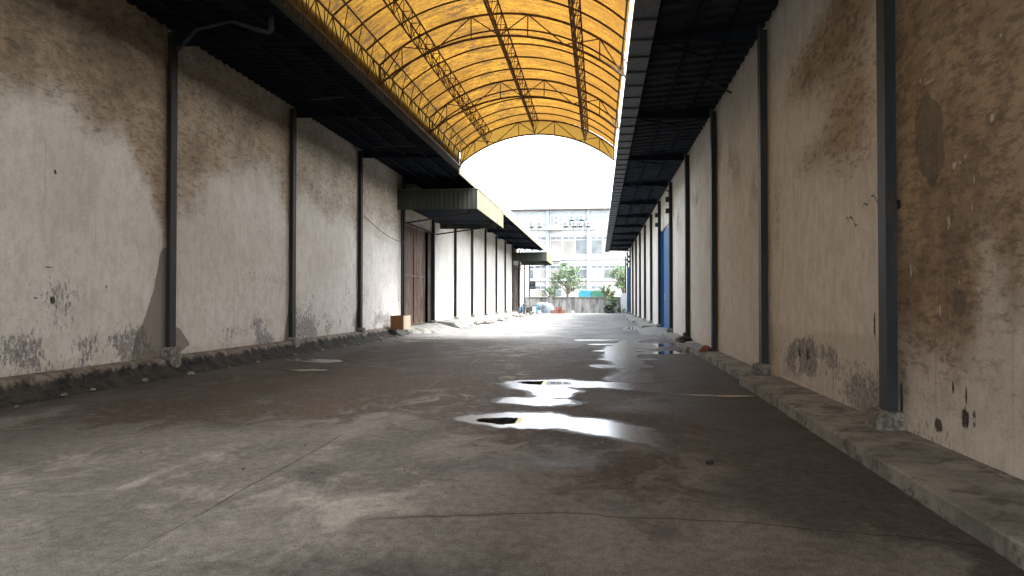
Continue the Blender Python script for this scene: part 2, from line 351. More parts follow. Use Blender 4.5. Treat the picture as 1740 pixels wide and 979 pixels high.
M['leaf'] = weathered('leaf_green', (.055, .095, .045), (.10, .15, .07), (.14, .19, .09), 1.2, .6, 0, .001, 1, .5, 6)
M['leaf_b'] = weathered('leaf_bright', (.055, .105, .035), (.09, .15, .055), (.13, .19, .08), 2., .6, 0, .001, 1, .5, 6)
M['teal'] = weathered('teal_tarpaulin', (.02, .17, .22), (.03, .21, .26), (.015, .12, .2), 1.5, .5)
M['green'] = weathered('green_tarpaulin', (.025, .11, .07), (.035, .14, .09), None, 1.5, .6)
M['yellow'] = weathered('yellow_cab_paint', (.55, .38, .12), (.6, .45, .18), None, 3, .5)
M['red'] = weathered('orange_red_plastic', (.20, .045, .022), (.27, .07, .035), (.1, .025, .015), 4, .6)
M['bluebin'] = weathered('blue_plastic', (.03, .12, .28), (.05, .17, .36), None, 4, .5)
M['tarp'] = weathered('blue_grey_tarp', (.10, .13, .15), (.19, .22, .24), (.06, .08, .11), 2, .8, 0, .03)
M['chrome'] = weathered('worn_metal', (.35, .35, .35), (.5, .5, .5), None, 5, .35, .8)
M['paleblue'] = weathered('pale_blue_sheet', (.42, .52, .60), (.5, .6, .68), None, 2, .6)
M['earth'] = weathered('packed_earth', (.20, .18, .15), (.27, .25, .21), (.12, .13, .08), .3, .95, 0, .02)

# ================================================================== THE SETTING
MB().add([(-900, -400, -.004), (900, -400, -.004), (900, 1800, -.004), (-900, 1800, -.004)], [(0, 1, 2, 3)]).build('ground', M['earth']); tag(bpy.data.objects['ground'], kind='structure')
def blob(U, V, cx, cy, rx, ry): return np.exp(-(((U - cx) / rx) ** 2 + ((V - cy) / ry) ** 2))
def f_brown(U, V):
    s = .25 * ss(U, -2.0, -4.5) * ss(V, 6, 11) + .3 * blob(U, V, -5.5, 9.2, 1.6, 1.2) + .35 * blob(U, V, -5.2, 13, 2.4, 5) + .42 * blob(U, V, -3.0, 15, 2.8, 8) + .3 * blob(U, V, -6.5, 22, 2.5, 9)
    s += .55 * blob(U, V, .3, 16, 2.6, 6) + .7 * blob(U, V, .6, 10.8, 1.8, 2.6) + .4 * blob(U, V, -.6, 8.3, 1.2, 1.0) + .3 * blob(U, V, -.6, 18, 1.2, 5) + .35 * blob(U, V, .3, 6.4, .8, .8)
    s -= .7 * blob(U, V, -4.2, 5.5, 2.6, 3.2) + .3 * blob(U, V, -1.9, 6, 1.1, 2.3)
    return s * ss(V, 34, 24)
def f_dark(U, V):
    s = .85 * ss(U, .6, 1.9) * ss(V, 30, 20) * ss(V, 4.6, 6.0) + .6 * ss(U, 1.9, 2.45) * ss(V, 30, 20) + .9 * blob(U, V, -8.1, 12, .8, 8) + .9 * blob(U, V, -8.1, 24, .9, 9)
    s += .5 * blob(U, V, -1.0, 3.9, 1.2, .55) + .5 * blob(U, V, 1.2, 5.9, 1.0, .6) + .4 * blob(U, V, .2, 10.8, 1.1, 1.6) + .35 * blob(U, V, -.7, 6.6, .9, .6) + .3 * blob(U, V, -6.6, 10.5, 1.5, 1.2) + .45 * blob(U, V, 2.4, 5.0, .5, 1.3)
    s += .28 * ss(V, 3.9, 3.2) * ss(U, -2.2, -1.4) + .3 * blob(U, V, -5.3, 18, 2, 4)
    return s
def f_light(U, V):
    s = .5 * blob(U, V, -1.9, 5.2, .9, 1.3) + .35 * blob(U, V, -4.6, 5.6, 1.8, 2.2) + .12 * ss(V, 27, 36) + .3 * blob(U, V, -1.7, 14, .7, 5) + .2 * blob(U, V, 1.6, 4.3, .8, .5)
    return s + .3 * blob(U, V, -5.6, 16.5, 1.0, .6) + .2 * blob(U, V, -1.6, 23, .7, 3)
ys = np.concatenate([np.arange(-20, 0, 1.), np.arange(0, 40, .16), np.arange(40, 86.01, 1.)])
tag(grid('concrete_road', np.arange(-9.0, 3.4, .16), ys, lambda U, V: np.stack([U, V, U * 0], -1), M['ground'], attrs={'brown': f_brown, 'dark': f_dark, 'light': f_light}), kind='structure')

# ---- puddles: thin sheets of water with ragged outlines
def capsules(segs):
    def f(U, V):
        d = np.full(U.shape, 9.)
        for x0, y0, x1, y1, r0, r1 in segs:
            dx, dy = x1 - x0, y1 - y0; t = np.clip(((U - x0) * dx + (V - y0) * dy) / (dx * dx + dy * dy + 1e-9), 0, 1)
            q = np.hypot(U - x0 - t * dx, (V - y0 - t * dy)) - (r0 + (r1 - r0) * t)
            k = .12; h = np.clip(.5 + .5 * (d - q) / k, 0, 1); d = d * (1 - h) + q * h - k * h * (1 - h)
        return d + (fbm(U * 1.7, V * 1.1, 3) - .5) * .30 + (fbm(U * 6, V * 3.2, 13) - .5) * .26
    return f
def puddle(x0, x1, y0, y1, segs, deepsegs, fade, step=.035):
    fd, fp = capsules(segs), capsules(deepsegs) if deepsegs else None
    wetf = lambda U, V: (1 - ss(fd(U, V), -.04, .32))
    deepf = (lambda U, V: 1 - ss(fp(U, V), -.06, .06)) if fp else (lambda U, V: U * 0)
    us, vs = np.arange(x0, x1, step), np.arange(y0, y1, step)
    U, V = np.meshgrid(us, vs, indexing='ij'); W = wetf(U, V); D = deepf(U, V); FD = fade(U, V) + U * 0
    nv = len(vs); keep = W > .02
    c = keep[:-1, :-1] | keep[1:, :-1] | keep[:-1, 1:] | keep[1:, 1:]
    i, j = np.nonzero(c); a = i * nv + j; F = np.stack([a, a + nv, a + nv + 1, a + 1], 1)
    used, inv = np.unique(F, return_inverse=True); F = inv.reshape(F.shape)
    P = np.stack([U.ravel(), V.ravel(), U.ravel() * 0 + .004], 1)[used]
    me = bpy.data.meshes.new('puddle'); me.from_pydata(P.tolist(), [], F.tolist()); me.materials.append(M['water'])
    for k, A in (('wet', W), ('deep', D), ('film', FD)):
        at = me.attributes.new(k, 'FLOAT', 'POINT'); at.data.foreach_set('value', A.ravel()[used].astype(np.float32))
    o = bpy.data.objects.new('puddle', me); COL.objects.link(o); tag(o, kind='structure')
puddle(-2.2, 2.0, 6.0, 10.6, [(-1.55, 9.2, -1.0, 9.25, .22, .52), (-1.0, 9.25, -.2, 8.95, .48, .28), (-.2, 8.95, .35, 8.6, .28, .24), (.35, 8.55, .9, 7.95, .24, .26), (.9, 8.0, 1.1, 7.4, .28, .3)],
       [(-1.3, 9.15, -.8, 9.15, .24, .30)], lambda U, V: .05 + .95 * ss(U, .95, .1))
puddle(-2.0, 3.0, 10.1, 14.6, [(-1.35, 13.3, -.7, 13.5, .28, .34), (-.7, 13.3, .3, 13.1, .38, .30), (.3, 13.1, 1.9, 12.4, .30, .55), (-1.2, 12.9, -.75, 12.3, .30, .22), (-.7, 12.2, -.75, 11.6, .22, .2), (-1.15, 11.0, -.75, 10.9, .22, .30)],
       [(-1.25, 13.4, -.75, 13.4, .22, .30)], lambda U, V: np.where(V < 12, .95, .18 + .82 * ss(U, .9, -.3)))
puddle(-1.0, 2.7, 13.6, 31, [(.6, 14.2, .7, 15.4, .42, .3), (.2, 16.9, .9, 16.9, .3, .25), (.7, 16, .6, 20, .2, .35), (.3, 18.9, 1.2, 19.0, .2, .16), (.55, 20.4, .7, 24, .35, .4), (.2, 22, 1.2, 22.4, .2, .3), (0, 25.2, 1.5, 25.6, .25, .35), (.8, 24, 1.1, 27.5, .3, .3), (-.6, 27.8, 1.4, 28.1, .22, .28), (1.4, 21.3, 2.3, 21.6, .45, .5), (1.6, 23.5, 2.1, 26, .4, .3)],
       [(1.7, 21.2, 2.3, 21.8, .28, .4), (1.9, 24.3, 2.1, 25.5, .2, .2), (.5, 27.6, 1.1, 27.7, .15, .15)], lambda U, V: .30 + .42 * ss(V, 14.5, 22) - .3 * ss(U, 1.1, 1.9) * ss(V, 20, 18), .05)
puddle(-8.1, -5.2, 14.2, 19.0, [(-7.6, 17.9, -6.7, 17.5, .12, .36), (-6.3, 15.2, -6.0, 15.2, .14, .16)], [(-7.5, 17.9, -7.1, 17.7, .12, .2)], lambda U, V: .75 + 0 * U, .05)
puddle(-8.1, -5.5, 22.5, 31, [(-7.8, 28.8, -6.9, 29.6, .15, .3), (-7.0, 26.1, -6.3, 26.4, .12, .25)], None, lambda U, V: .8 + 0 * U, .06)
puddle(0.8, 2.4, 36, 45, [(1.6, 38, 1.9, 42, .3, .4)], [(1.7, 39, 1.8, 41, .2, .2)], lambda U, V: .9 + 0 * U, .08)

# ================================================================== WALL STAIN FIELDS (where the stains are on the walls)
def near_col(Y, y0, y1): return np.abs(Y - y0), np.abs(y1 - Y)
SC = {0: [(11.0, 3.58, .05, .07, .9), (10.62, 1.52, .08, .05, .75), (10.98, 1.5, .07, .10, .95), (12.28, 1.85, .10, .02, .8), (12.28, 1.72, .03, .08, .8), (12.28, 1.62, .10, .02, .8),
          (12.3, 2.68, .12, .02, .7), (12.3, 2.5, .10, .018, .7), (10.45, 2.05, .3, .015, .62), (10.9, 2.03, .25, .018, .66), (11.4, 2.0, .25, .018, .7), (10.8, 2.42, .07, .04, .6), (13.4, 2.3, .06, .04, .6)],
      1: [(18.0, 2.2, .06, .10, .7), (18.9, 2.55, .05, .12, .75), (19.3, 2.0, .06, .1, .65), (17.2, 1.6, .1, .05, .6)],
      2: [(21.0, 1.7, .3, .05, .66), (23.4, 1.2, .1, .1, .6), (23.2, 2.9, .06, .05, .6)],
      3: [(27.4, 3.2, .4, .06, .6), (28.8, 3.2, .5, .05, .6), (30.8, 1.4, .08, .14, .75), (29.5, 2.1, .1, .05, .65)]}
def scuffs(Y, Z, idx):
    s = 0 * Y
    for y, z, ry, rz, k in SC.get(idx, []): s = np.maximum(s, k * blob(Y, Z, y, z, ry, rz))
    return s
def left_fields(y0, y1, idx):
    far = y0 > 38
    def grime(Y, Z):
        a, b = near_col(Y, y0, y1)
        zm, la, lw, ra, rwid = {1: (4.75, 1.7, 1.9, 1.1, .5), 2: (4.0, .3, .6, .9, .6), 3: (3.9, -.3, 1.5, .5, .6), 5: (4.6, 1.2, .8, .6, .5), 6: (4.3, .5, 1, .9, .8)}.get(idx, (4.6, .8, .7, .6, .5))
        zb = zm - ra * np.exp(-(b / rwid) ** 2) - la * np.exp(-(a / lw) ** 2) + (fbm(Y * .9, Z * .6, idx) - .5) * 1.8
        g = .85 * ss(Z - zb, -.8, 1.1) * (1 - .25 * ss(Z, 6.2, 6.9)) * (.8 + .3 * fbm(Y, Z, idx + 3))
        if idx == 0: g = .95 * ss(Z - (4.55 - .35 * ss(Y, 11, 12.5) - 1.2 * ss(Y, 12.3, 14.1) - .6 * ss(Y, 13.4, 14.1) + (fbm(Y * 1.1, Z * .7, 31) - .5) * 1.1), -.5, .8) * (1 - .2 * ss(Z, 6, 7))
        if idx >= 2: g *= .78
        g = np.maximum(g, .5 * np.exp(-(a / .6) ** 2) * ss(Z, .2, 1.2) * (.4 + .8 * fbm(Y, Z * .6, idx + 50))); g = np.maximum(g, .35 * ss(Z, .75, .36))
        return g * (.45 if far else 1)
    def peel(Y, Z):
        p = ss(Z, 3.2, 1.7) * (.42 + .75 * ss(fbm(Y * .9 + idx * 3.3, Z * 1.3, idx + 20), .38, .72)) * (.62 + .35 * ss(Z, 1.3, .5))
        return p * ((.85 if idx < 3 else .8) if not far else .45)
    def damp(Y, Z):
        a, b = near_col(Y, y0, y1)
        wv = np.interp(Z, [.3, .9, 1.0, 1.7, 2.5, 2.7], [1.15, .95, .8, .42, .2, -.3]) if idx in (0,) else np.interp(Z, [.3, .8, 1.2, 2.5], [.35, .25, .08, -.2]) * (1 if idx in (1, 2) else .6)
        d = ss(b - wv, .14, -.14)
        a2 = np.interp(Z, [.3, .55, .9, 1.1], [.25, .9, .5, -.3]) if idx == 1 else -1 + 0 * Z
        return np.maximum(d, ss(a - a2, .14, -.14))
    return {'grime': grime, 'peel': peel, 'damp': damp, 'mark': (lambda Y, Z: scuffs(Y, Z, idx)), 'pale': lambda Y, Z: .25 + .5 * ss(Z, 3.2, 1.2) + 0 * Y}
def right_fields(y0, y1, idx):
    def grime(Y, Z):
        if idx == 0:
            g = 1.2 * ss(Z, .0, 2.0) * (.7 + .5 * fbm(Y * .8, Z * .8, 5)) - .65 * ss(Y, 6.9, 5.6) * ss(Z, 2.6, 1.6) - .45 * blob(Y, Z, 6.45, 1.5, .22, .9)
            g = np.maximum(g, .7 * np.exp(-((y1 - Y) / .5) ** 2))
            return np.clip(np.maximum(g, .30 + .3 * (fbm(Y * 1.5, Z * 1.5, 61) - .3)) - .3 * ss(Z, .55, .25), 0, 1)
        a, b = near_col(Y, y0, y1)
        g = .62 * np.exp(-((Z - (3.0 + 2.6 * (Y - y0) / 6)) / .75) ** 2) * ss(fbm(Y * .9, Z * .9, idx), .3, .65)
        if idx == 1: g = .75 * np.exp(-((Z - (5.3 - .62 * (Y - 9))) / .5) ** 2) * .0 + .9 * blob(Y, Z, 9.7, 3.9, 1.1, .9) + .9 * blob(Y, Z, 11.3, 5.0, 1.8, .5) + .8 * blob(Y, Z, 9.5, 5.6, 1.3, .7) + .5 * blob(Y, Z, 11.5, 3.6, 1.2, .35) + .45 * blob(Y, Z, 13.6, 3.0, .5, 1.0)
        g = np.maximum(g, .5 * ss(Z, 6.3, 6.8))
        g = np.maximum(g, .42 * np.exp(-(b / .35) ** 2)); g = np.maximum(g, .3 * ss(Z, .9, .2))
        return g * (.5 if y0 > 38 else 1)
    def peel(Y, Z):
        if idx == 1: return 1.05 * np.sqrt(blob(Y, Z, 12.0 - 1.6 * (Z - .65), .64, .95, .2)) * (.25 + 1.35 * ss(fbm(Y * 2.6, Z * 2.0, 77), .3, .7)) + .8 * blob(Y, Z, 9.2, .35, .9, .3) + .35 * ss(Z, 1.15, .7)
        if idx == 0: return .42 * ss(Z, .8, .2) * ss(Y, 6.2, 7.2) + .12
        return .35 * ss(Z, .9, .3)
    def damp(Y, Z):
        a, b = near_col(Y, y0, y1)
        d = 0 * Y
        if idx == 0:
            q = ((Y - 7.5 - .12 * (Z - 3.03)) / .31) ** 2 + ((Z - 3.03) / .45) ** 2; q = q + (fbm(Y * 5, Z * 5, 8) - .5) * 1.1; d = .9 * ss(q, 1.15, .75)
            d = np.maximum(d, .8 * ss(((Y - 6.93) / .14) ** 2 + ((Z - 1.47) / .13) ** 2, 1.3, .6))
        return d
    def mark(Y, Z):
        if idx == 0:
            return np.maximum.reduce([.70 * blob(Y, Z, 6.84, .47, .12, .17), .75 * blob(Y, Z, 6.82, .68, .035, .12), .9 * blob(Y, Z, 7.05, .72, .03, .10), .85 * blob(Y, Z, 6.68, .5, .03, .2), .9 * blob(Y, Z, 8.2, .45, .05, .3), .75 * blob(Y, Z, 7.35, .33, .14, .11)])
        if idx == 1:
            pk_ = .62 * np.sqrt(blob(Y, Z, 12.0 - 1.6 * (Z - .65), .64, .95, .2)) * ss(fbm(Y * 3.2, Z * 2.2, 77), .42, .62)
            cr = 2.62 + .10 * np.sin(Y * 3.1) + .07 * np.sin(Y * 7.7) + .05 * np.sin(Y * 17)
            return np.maximum(pk_, .60 * np.exp(-((Z - cr) / .045) ** 2) * ss(Y, 10.4, 9.9)) + (.75 * blob(Y, Z, 8.95, 1.2, .05, .3))
        return 0 * Y
    def chip(Y, Z):
        s = 0 * Y
        if idx == 0:
            for y, z, ry, rz in ((7.67, 3.65, .06, .03), (7.0, 2.70, .05, .05), (6.9, 2.72, .04, .03), (6.8, 2.74, .03, .07), (7.95, 1.8, .03, .11), (6.95, 1.66, .02, .09), (6.65, 2.52, .02, .07), (6.69, 2.3, .02, .1), (6.36, 2.97, .04, .06), (7.12, 2.2, .03, .14), (6.34, 1.75, .03, .08), (6.6, 1.6, .1, .03), (7.45, 3.6, .2, .02), (6.2, 3.6, .03, .06), (7.3, 1.4, .02, .08)):
                s = np.maximum(s, .85 * blob(Y, Z, y, z, ry, rz))
            s = np.maximum(s, .55 * blob(Y, Z, 6.5, 1.15, .12, .55))
        if idx == 1: s = .8 * blob(Y, Z, 13.75, 1.6, .03, .2) + .7 * blob(Y, Z, 9.2, .5, .1, .1)
        return s
    return {'chip': chip, 'grime': grime, 'peel': peel, 'damp': damp, 'mark': mark, 'pale': (lambda Y, Z: (.15 + 0 * Y) if idx == 0 else (.55 + .35 * ss(Z, 4.6, 2.2) * (1.2 if idx == 1 else .2) - (.6 * ss(Z, 1.12, 1.02) if idx == 1 else 0)) if idx < 3 else .5 + 0 * Y)}

def wall_panel(parent, X, y0, y1, z0, z1, fields, step, side, mat='plaster', name='wall_panel'):
    """plastered panel with real thickness: front face a fine grid, plus a back and edges"""
    ny, nz = max(2, int((y1 - y0) / step) + 1), max(2, int((z1 - z0) / step) + 1)
    ysv, zsv = np.linspace(y0, y1, ny), np.linspace(z0, z1, nz)
    def fn(Y, Z): return np.stack([X + .006 * (fbm(Y * 1.2, Z * 1.2, 9) - .5) * 2, Y, Z], -1)
    if side > 0: ysv = ysv[::-1]
    o = grid(name, ysv, zsv, fn, M[mat], parent, fields)
    xb = X - side * .01
    MBx = MB().box((xb - side * .2, y0, z0), (xb - side * .003, y1, z1))
    k = len(o.data.vertices)
    import bmesh
    bm = bmesh.new(); bm.from_mesh(o.data)
    vs = [bm.verts.new(v) for v in MBx.v]
    for f in MBx.f: bm.faces.new([vs[i] for i in f])
    bm.to_mesh(o.data); bm.free()
    return o

def corrug(mb, o, u, n, L, v, H, pitch=.2, amp=.02, v_end=None):
    """trapezoid sheet: origin o, runs along unit u for L, depth vector v*H, ribs stand along n"""
    o, u, n, v = Vector(o), Vector(u), Vector(n), Vector(v)
    prof = []; x = 0
    while x < L - 1e-6:
        for dx, a in ((0, 0), (.42, 0), (.55, 1), (.87, 1)):
            if x + dx * pitch <= L: prof.append((x + dx * pitch, a * amp))
        x += pitch
    prof.append((L, 0))
    vs = []; fs = []
    for x, a in prof:
        p = o + u * x + n * a; vs += [p, p + v * H]
    m = len(vs); t = n * .004
    for i in range(len(prof) - 1): fs.append((2 * i, 2 * i + 2, 2 * i + 3, 2 * i + 1))
    mb.add(vs, fs)
    return mb

def i_column(parent, X, Y, z0, z1, side, mat):
    """I-section: flanges parallel to the wall, web between; side=+1 when the lane lies towards +X"""
    m = MB(); w2 = .11; D = .15; t = .016
    f0, f1 = X, X + side * D
    m.box((f1, Y - w2, z0), (f1 - side * t, Y + w2, z1)).box((f0 - side * .02, Y - w2, z0), (f0 - side * .02 + side * t, Y + w2, z1))
    m.box((f0, Y - .01, z0), (f1 - side * t, Y + .01, z1))
    m.box((f0, Y - .2, z0 - .0), (f1 + side * .06, Y + .2, z0 + .02))
    c = m.build('column', mat, parent)
    return c
def footing(col, X, Y, z0, z1, side, seed, mat=None, w=.24):
    r = random.Random(seed); m = MB(); n = 20
    def ring(s, z):
        out = []
        for k in range(n):
            a = 2 * math.pi * k / n; c, q = math.cos(a), math.sin(a); f = 1 / max(abs(c), abs(q)) ** .85 * r.uniform(.95, 1.04)
            out.append((X + side * (.12 + s * w * .62 * c * f), Y + s * w * .8 * q * f, z + r.uniform(-.012, .012)))
        return out
    rs = [ring(1.08, z0), ring(1.04, z0 + (z1 - z0) * .45), ring(1.0, z0 + (z1 - z0) * .88), ring(.86, z1)]
    vs = sum(rs, []); fs = [(n * i + j, n * i + (j + 1) % n, n * i + n + (j + 1) % n, n * i + n + j) for i in range(3) for j in range(n)] + [tuple(range(3 * n, 4 * n))]
    m.add(vs, fs); o = m.build('footing', mat or M['footing'], col); return o

# ================================================================== LEFT WAREHOUSE
LX = -8.75; LC = [14.13 + 6.02 * k for k in range(-5, 14)]      # column lines
LEND = LC[-1]
wl = empty('warehouse', (-9, 30, 0), 'long warehouse on the left with rusty door, awnings and stained plaster walls', 'warehouse')
doorsL = {LC.index(min(LC, key=lambda a: abs(a - 32.19))), LC.index(min(LC, key=lambda a: abs(a - 74.3)))}
for k in range(len(LC) - 1):
    y0, y1 = LC[k], LC[k + 1]; idx = k - 4
    if y1 < 2: step = .6
    elif y0 < 30: step = .07
    else: step = .2
    fl = left_fields(y0, y1, idx if idx >= 0 else 7)
    z0 = .34
    if k in doorsL:
        p = wall_panel(wl, LX, y0, y1, 5.05, 7.15, fl, .15, 1)
        d0, d1 = (y0 + .18, y0 + 4.45)
        m = MB()
        corrug(m, (LX - .06, d0, .32), (0, 1, 0), (1, 0, 0), d1 - d0, (0, 0, 1), 4.7, .28, .025)
        m.box((LX - .12, d0, .32), (LX - .07, d1, 5.02))
        dr = m.build('door', M['rust_door'], wl); tag(dr, 'rusty brown sliding door leaf half closing a dark opening' if k < 12 else None)
        f = MB()
        for z in (.32, 2.6, 4.92): f.box((LX - .03, d0, z), (LX + .005, d1, z + .09))
        for y in (d0, (d0 + d1) / 2 - .05, d1 - .1): f.box((LX - .032, y, .32), (LX + .003, y + .1, 5.0))
        f.build('frame', M['rust_door'], dr)
        h = MB(); h.tube([(LX + .01, d1 - .25, 1.2), (LX + .06, d1 - .25, 1.22), (LX + .06, d1 - .25, 1.5), (LX + .01, d1 - .25, 1.52)], .012); h.build('handle', M['darkstuff'], dr)
        MB().box((LX - .16, y0, 5.0), (LX + .05, y1, 5.07)).build('door_track', M['steel_l'], wl)
    else:
        wall_panel(wl, LX, y0, y1, z0, 7.15, fl, step, 1)
for k, y in enumerate(LC):
    c = i_column(wl, LX, y, .34, 6.98, 1, M['steel_l'])
    if -1 < y < 92: footing(c, LX, y, .05, .44 + .05 * (k % 3), 1, k, M['footing'] if k % 2 else M['kerb'])
# ledge along the foot of the wall
def ledge(parent, y0, y1, prof, jit, mat, step=.12, seed=1, name='plinth', dx_fn=None):
    ysv = np.arange(y0, y1 + 1e-6, step)
    vs = []; n = len(prof)
    for i, y in enumerate(ysv):
        for j, (x, z) in enumerate(prof):
            q = jit[j]
            a = (float(fbm(np.array(y * 2.6 + j * .15), np.array(j * .2 + seed * 3.1), seed, 6)) - .5) * .75
            b = (float(fbm(np.array(y * 3.3 + 9 + j * .3), np.array(j * .4), seed + 5, 6)) - .5) * .8
            vs.append((x + a * q * 2 + (dx_fn(y) if dx_fn and 3 <= j <= 8 else 0), y, max(-.01, z + b * q * 1.1)))
    fs = [(i * n + j, (i + 1) * n + j, (i + 1) * n + j + 1, i * n + j + 1) for i in range(len(ysv) - 1) for j in range(n - 1)]
    fs += [tuple(range(n)), tuple((len(ysv) - 1) * n + j for j in range(n))[::-1]]
    m = MB(); m.add(vs, fs); return m.build(name, mat, parent)
PL = [(-9.0, -.01), (-9.0, .33), (-8.75, .36), (-8.6, .345), (-8.53, .31), (-8.50, .24), (-8.46, .15), (-8.38, .08), (-8.28, .035), (-8.18, -.01)]
JL = [0, 0, 0, .015, .03, .06, .05, .07, .06, .06]
ledge(wl, -16, 32.1, PL, JL, M['ledge'], .1, 1)
PL2 = [(-9.0, -.01), (-9.0, .33), (-8.75, .36), (-8.4, .33), (-8.0, .30), (-7.8, .26), (-7.7, .15), (-7.55, .06), (-7.4, -.01)]
ledge(wl, 39.0, 73.6, PL2, [0, 0, 0, .04, .08, .14, .2, .22, .2], M['kerb'], .15, 4)
# ramps at the doors
for ya in (32.3, 74.4):
    m = MB(); m.add([(-9.2, ya - .2, .31), (-9.2, ya + 6.3, .31), (-8.5, ya + 6.1, .30), (-8.5, ya + .2, .30), (-6.9, ya + .9, -.01), (-7.1, ya + 5.4, -.01), (-8.5, ya - .1, -.01), (-8.5, ya + 6.6, -.01)],
        [(0, 3, 2, 1), (3, 4, 5, 2), (3, 6, 4), (2, 5, 7), (0, 6, 3), (1, 2, 7)]).build('ramp', M['kerb'], wl)
# roof: corrugated underside, rises inwards
def roof(parent, pts, ya, yb, mat, pitch, amp):
    m = MB()
    for (xa, za), (xb, zb) in zip(pts, pts[1:]):
        v = Vector((xb - xa, 0, zb - za)); L = v.length; v.normalize()
        corrug(m, (xa, ya, za), (0, 1, 0), (0, 0, 1), yb - ya, v, L, pitch, amp)
        corrug(m, (xa, ya, za + .02), (0, 1, 0), (0, 0, 1), yb - ya, v, L, pitch, amp)
    return m.build('roof', mat, parent)
roof(wl, [(-5.5, 6.78), (-8.75, 7.06), (-24, 8.9)], -16, 79, M['soffit'], .32, .035)
for yp in (39.5, 86): MB().box((-23.7, yp, 0), (-9.0, yp + .15, 6.6)).build('light_blocker', M['soffit'], wl)  # added dark partitions, blocking daylight that leaked through the door openings
MB().box((-24, -16, 0), (-23.8, LEND, 8.9)).build('back_wall', M['beige'], wl)
MB().add([(-24, -16, 0), (-8.96, -16, 0), (-8.96, -16, 7.0), (-24, -16, 8.8)], [(0, 1, 2, 3)]).build('end_wall', M['beige'], wl)
MB().add([(-24, LEND, 0), (-8.96, LEND, 0), (-8.96, LEND, 7.0), (-24, LEND, 8.8)], [(0, 1, 2, 3)]).build('end_wall', M['beige'], wl)
roof(wl, [(-8.7, 7.0), (-24, 8.85)], 79, LEND, M['soffit'], .5, .03)
for k, y in enumerate(LC):
    if y > 79: break
    m = MB()
    m.prism([(-8.55, 6.70), (-8.55, 6.96), (-5.6, 6.73), (-5.6, 6.63)], y - .05, y + .05)
    m.build('rafter', M['soffit'], wl)
m = MB()
for x, z in ((-6.2, 6.755), (-7.0, 6.82), (-7.8, 6.89)): m.box((x - .03, -16, z - .07), (x + .03, 79, z))
m.build('purlin', M['soffit'], wl)
m = MB(); corrug(m, (-5.40, 28.35, 6.43), (0, 1, 0), (1, 0, 0), 50.65, (0, 0, 1), .57, .25, .018); m.box((-5.44, 28.35, 6.43), (-5.41, 79, 7.0)); m.build('fascia', M['fascia'], wl)
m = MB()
corrug(m, (-5.46, -16, 6.60), (0, 1, 0), (1, 0, 0), 44.3, (0, 0, 1), .45, .25, .018); m.build('flashing', M['gutter_l'], wl)  # dark olive board on the eave stretch beside the canopy
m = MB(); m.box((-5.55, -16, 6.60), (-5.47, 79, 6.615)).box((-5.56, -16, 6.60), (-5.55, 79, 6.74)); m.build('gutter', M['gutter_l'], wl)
# drain pipes below the soffit
for i, (y, x0, x1, el) in enumerate(((12.9, -7.45, -5.97, 1), (17.9, -7.25, -6.35, 0), (23.8, -7.5, -6.0, 0), (34.6, -7.6, -6.0, 0), (52, -7.6, -6.0, 0), (64, -7.5, -6.0, 0))):
    m = MB(); pts = [(x0, y, 6.56), (x1 - .35, y, 6.60)]
    if el: pts = [(-8.5, y + 1.1, 6.5), (x0, y, 6.52), (-6.75, y, 6.66), (-6.2, y, 6.47), (x1 - .05, y, 6.42), (x1, y, 6.47), (x1, y, 6.72)]; rr = [.03, .03, .03, .045, .05, .055, .055]
    else: pts += [(x1, y, 6.60)]; rr = .022
    m.tube(pts, rr, 8); m.build('drain_pipe', M['pipe'], wl, True)
for y in (32.0, 49.9):
    m = MB(); m.tube([(LX + .12, y - .22, 6.4), (LX + .12, y - .22, .5)], .045, 8); m.build('downpipe', M['pipe'], wl, True)
m = MB(); m.tube([(LX + .24, 26.2 + 6 * t, 4.55 - .35 * math.sin(math.pi * t * .75) - .25 * t) for t in [i / 12 for i in range(13)]], .014, 5); m.build('cable', M['darkstuff'], wl)
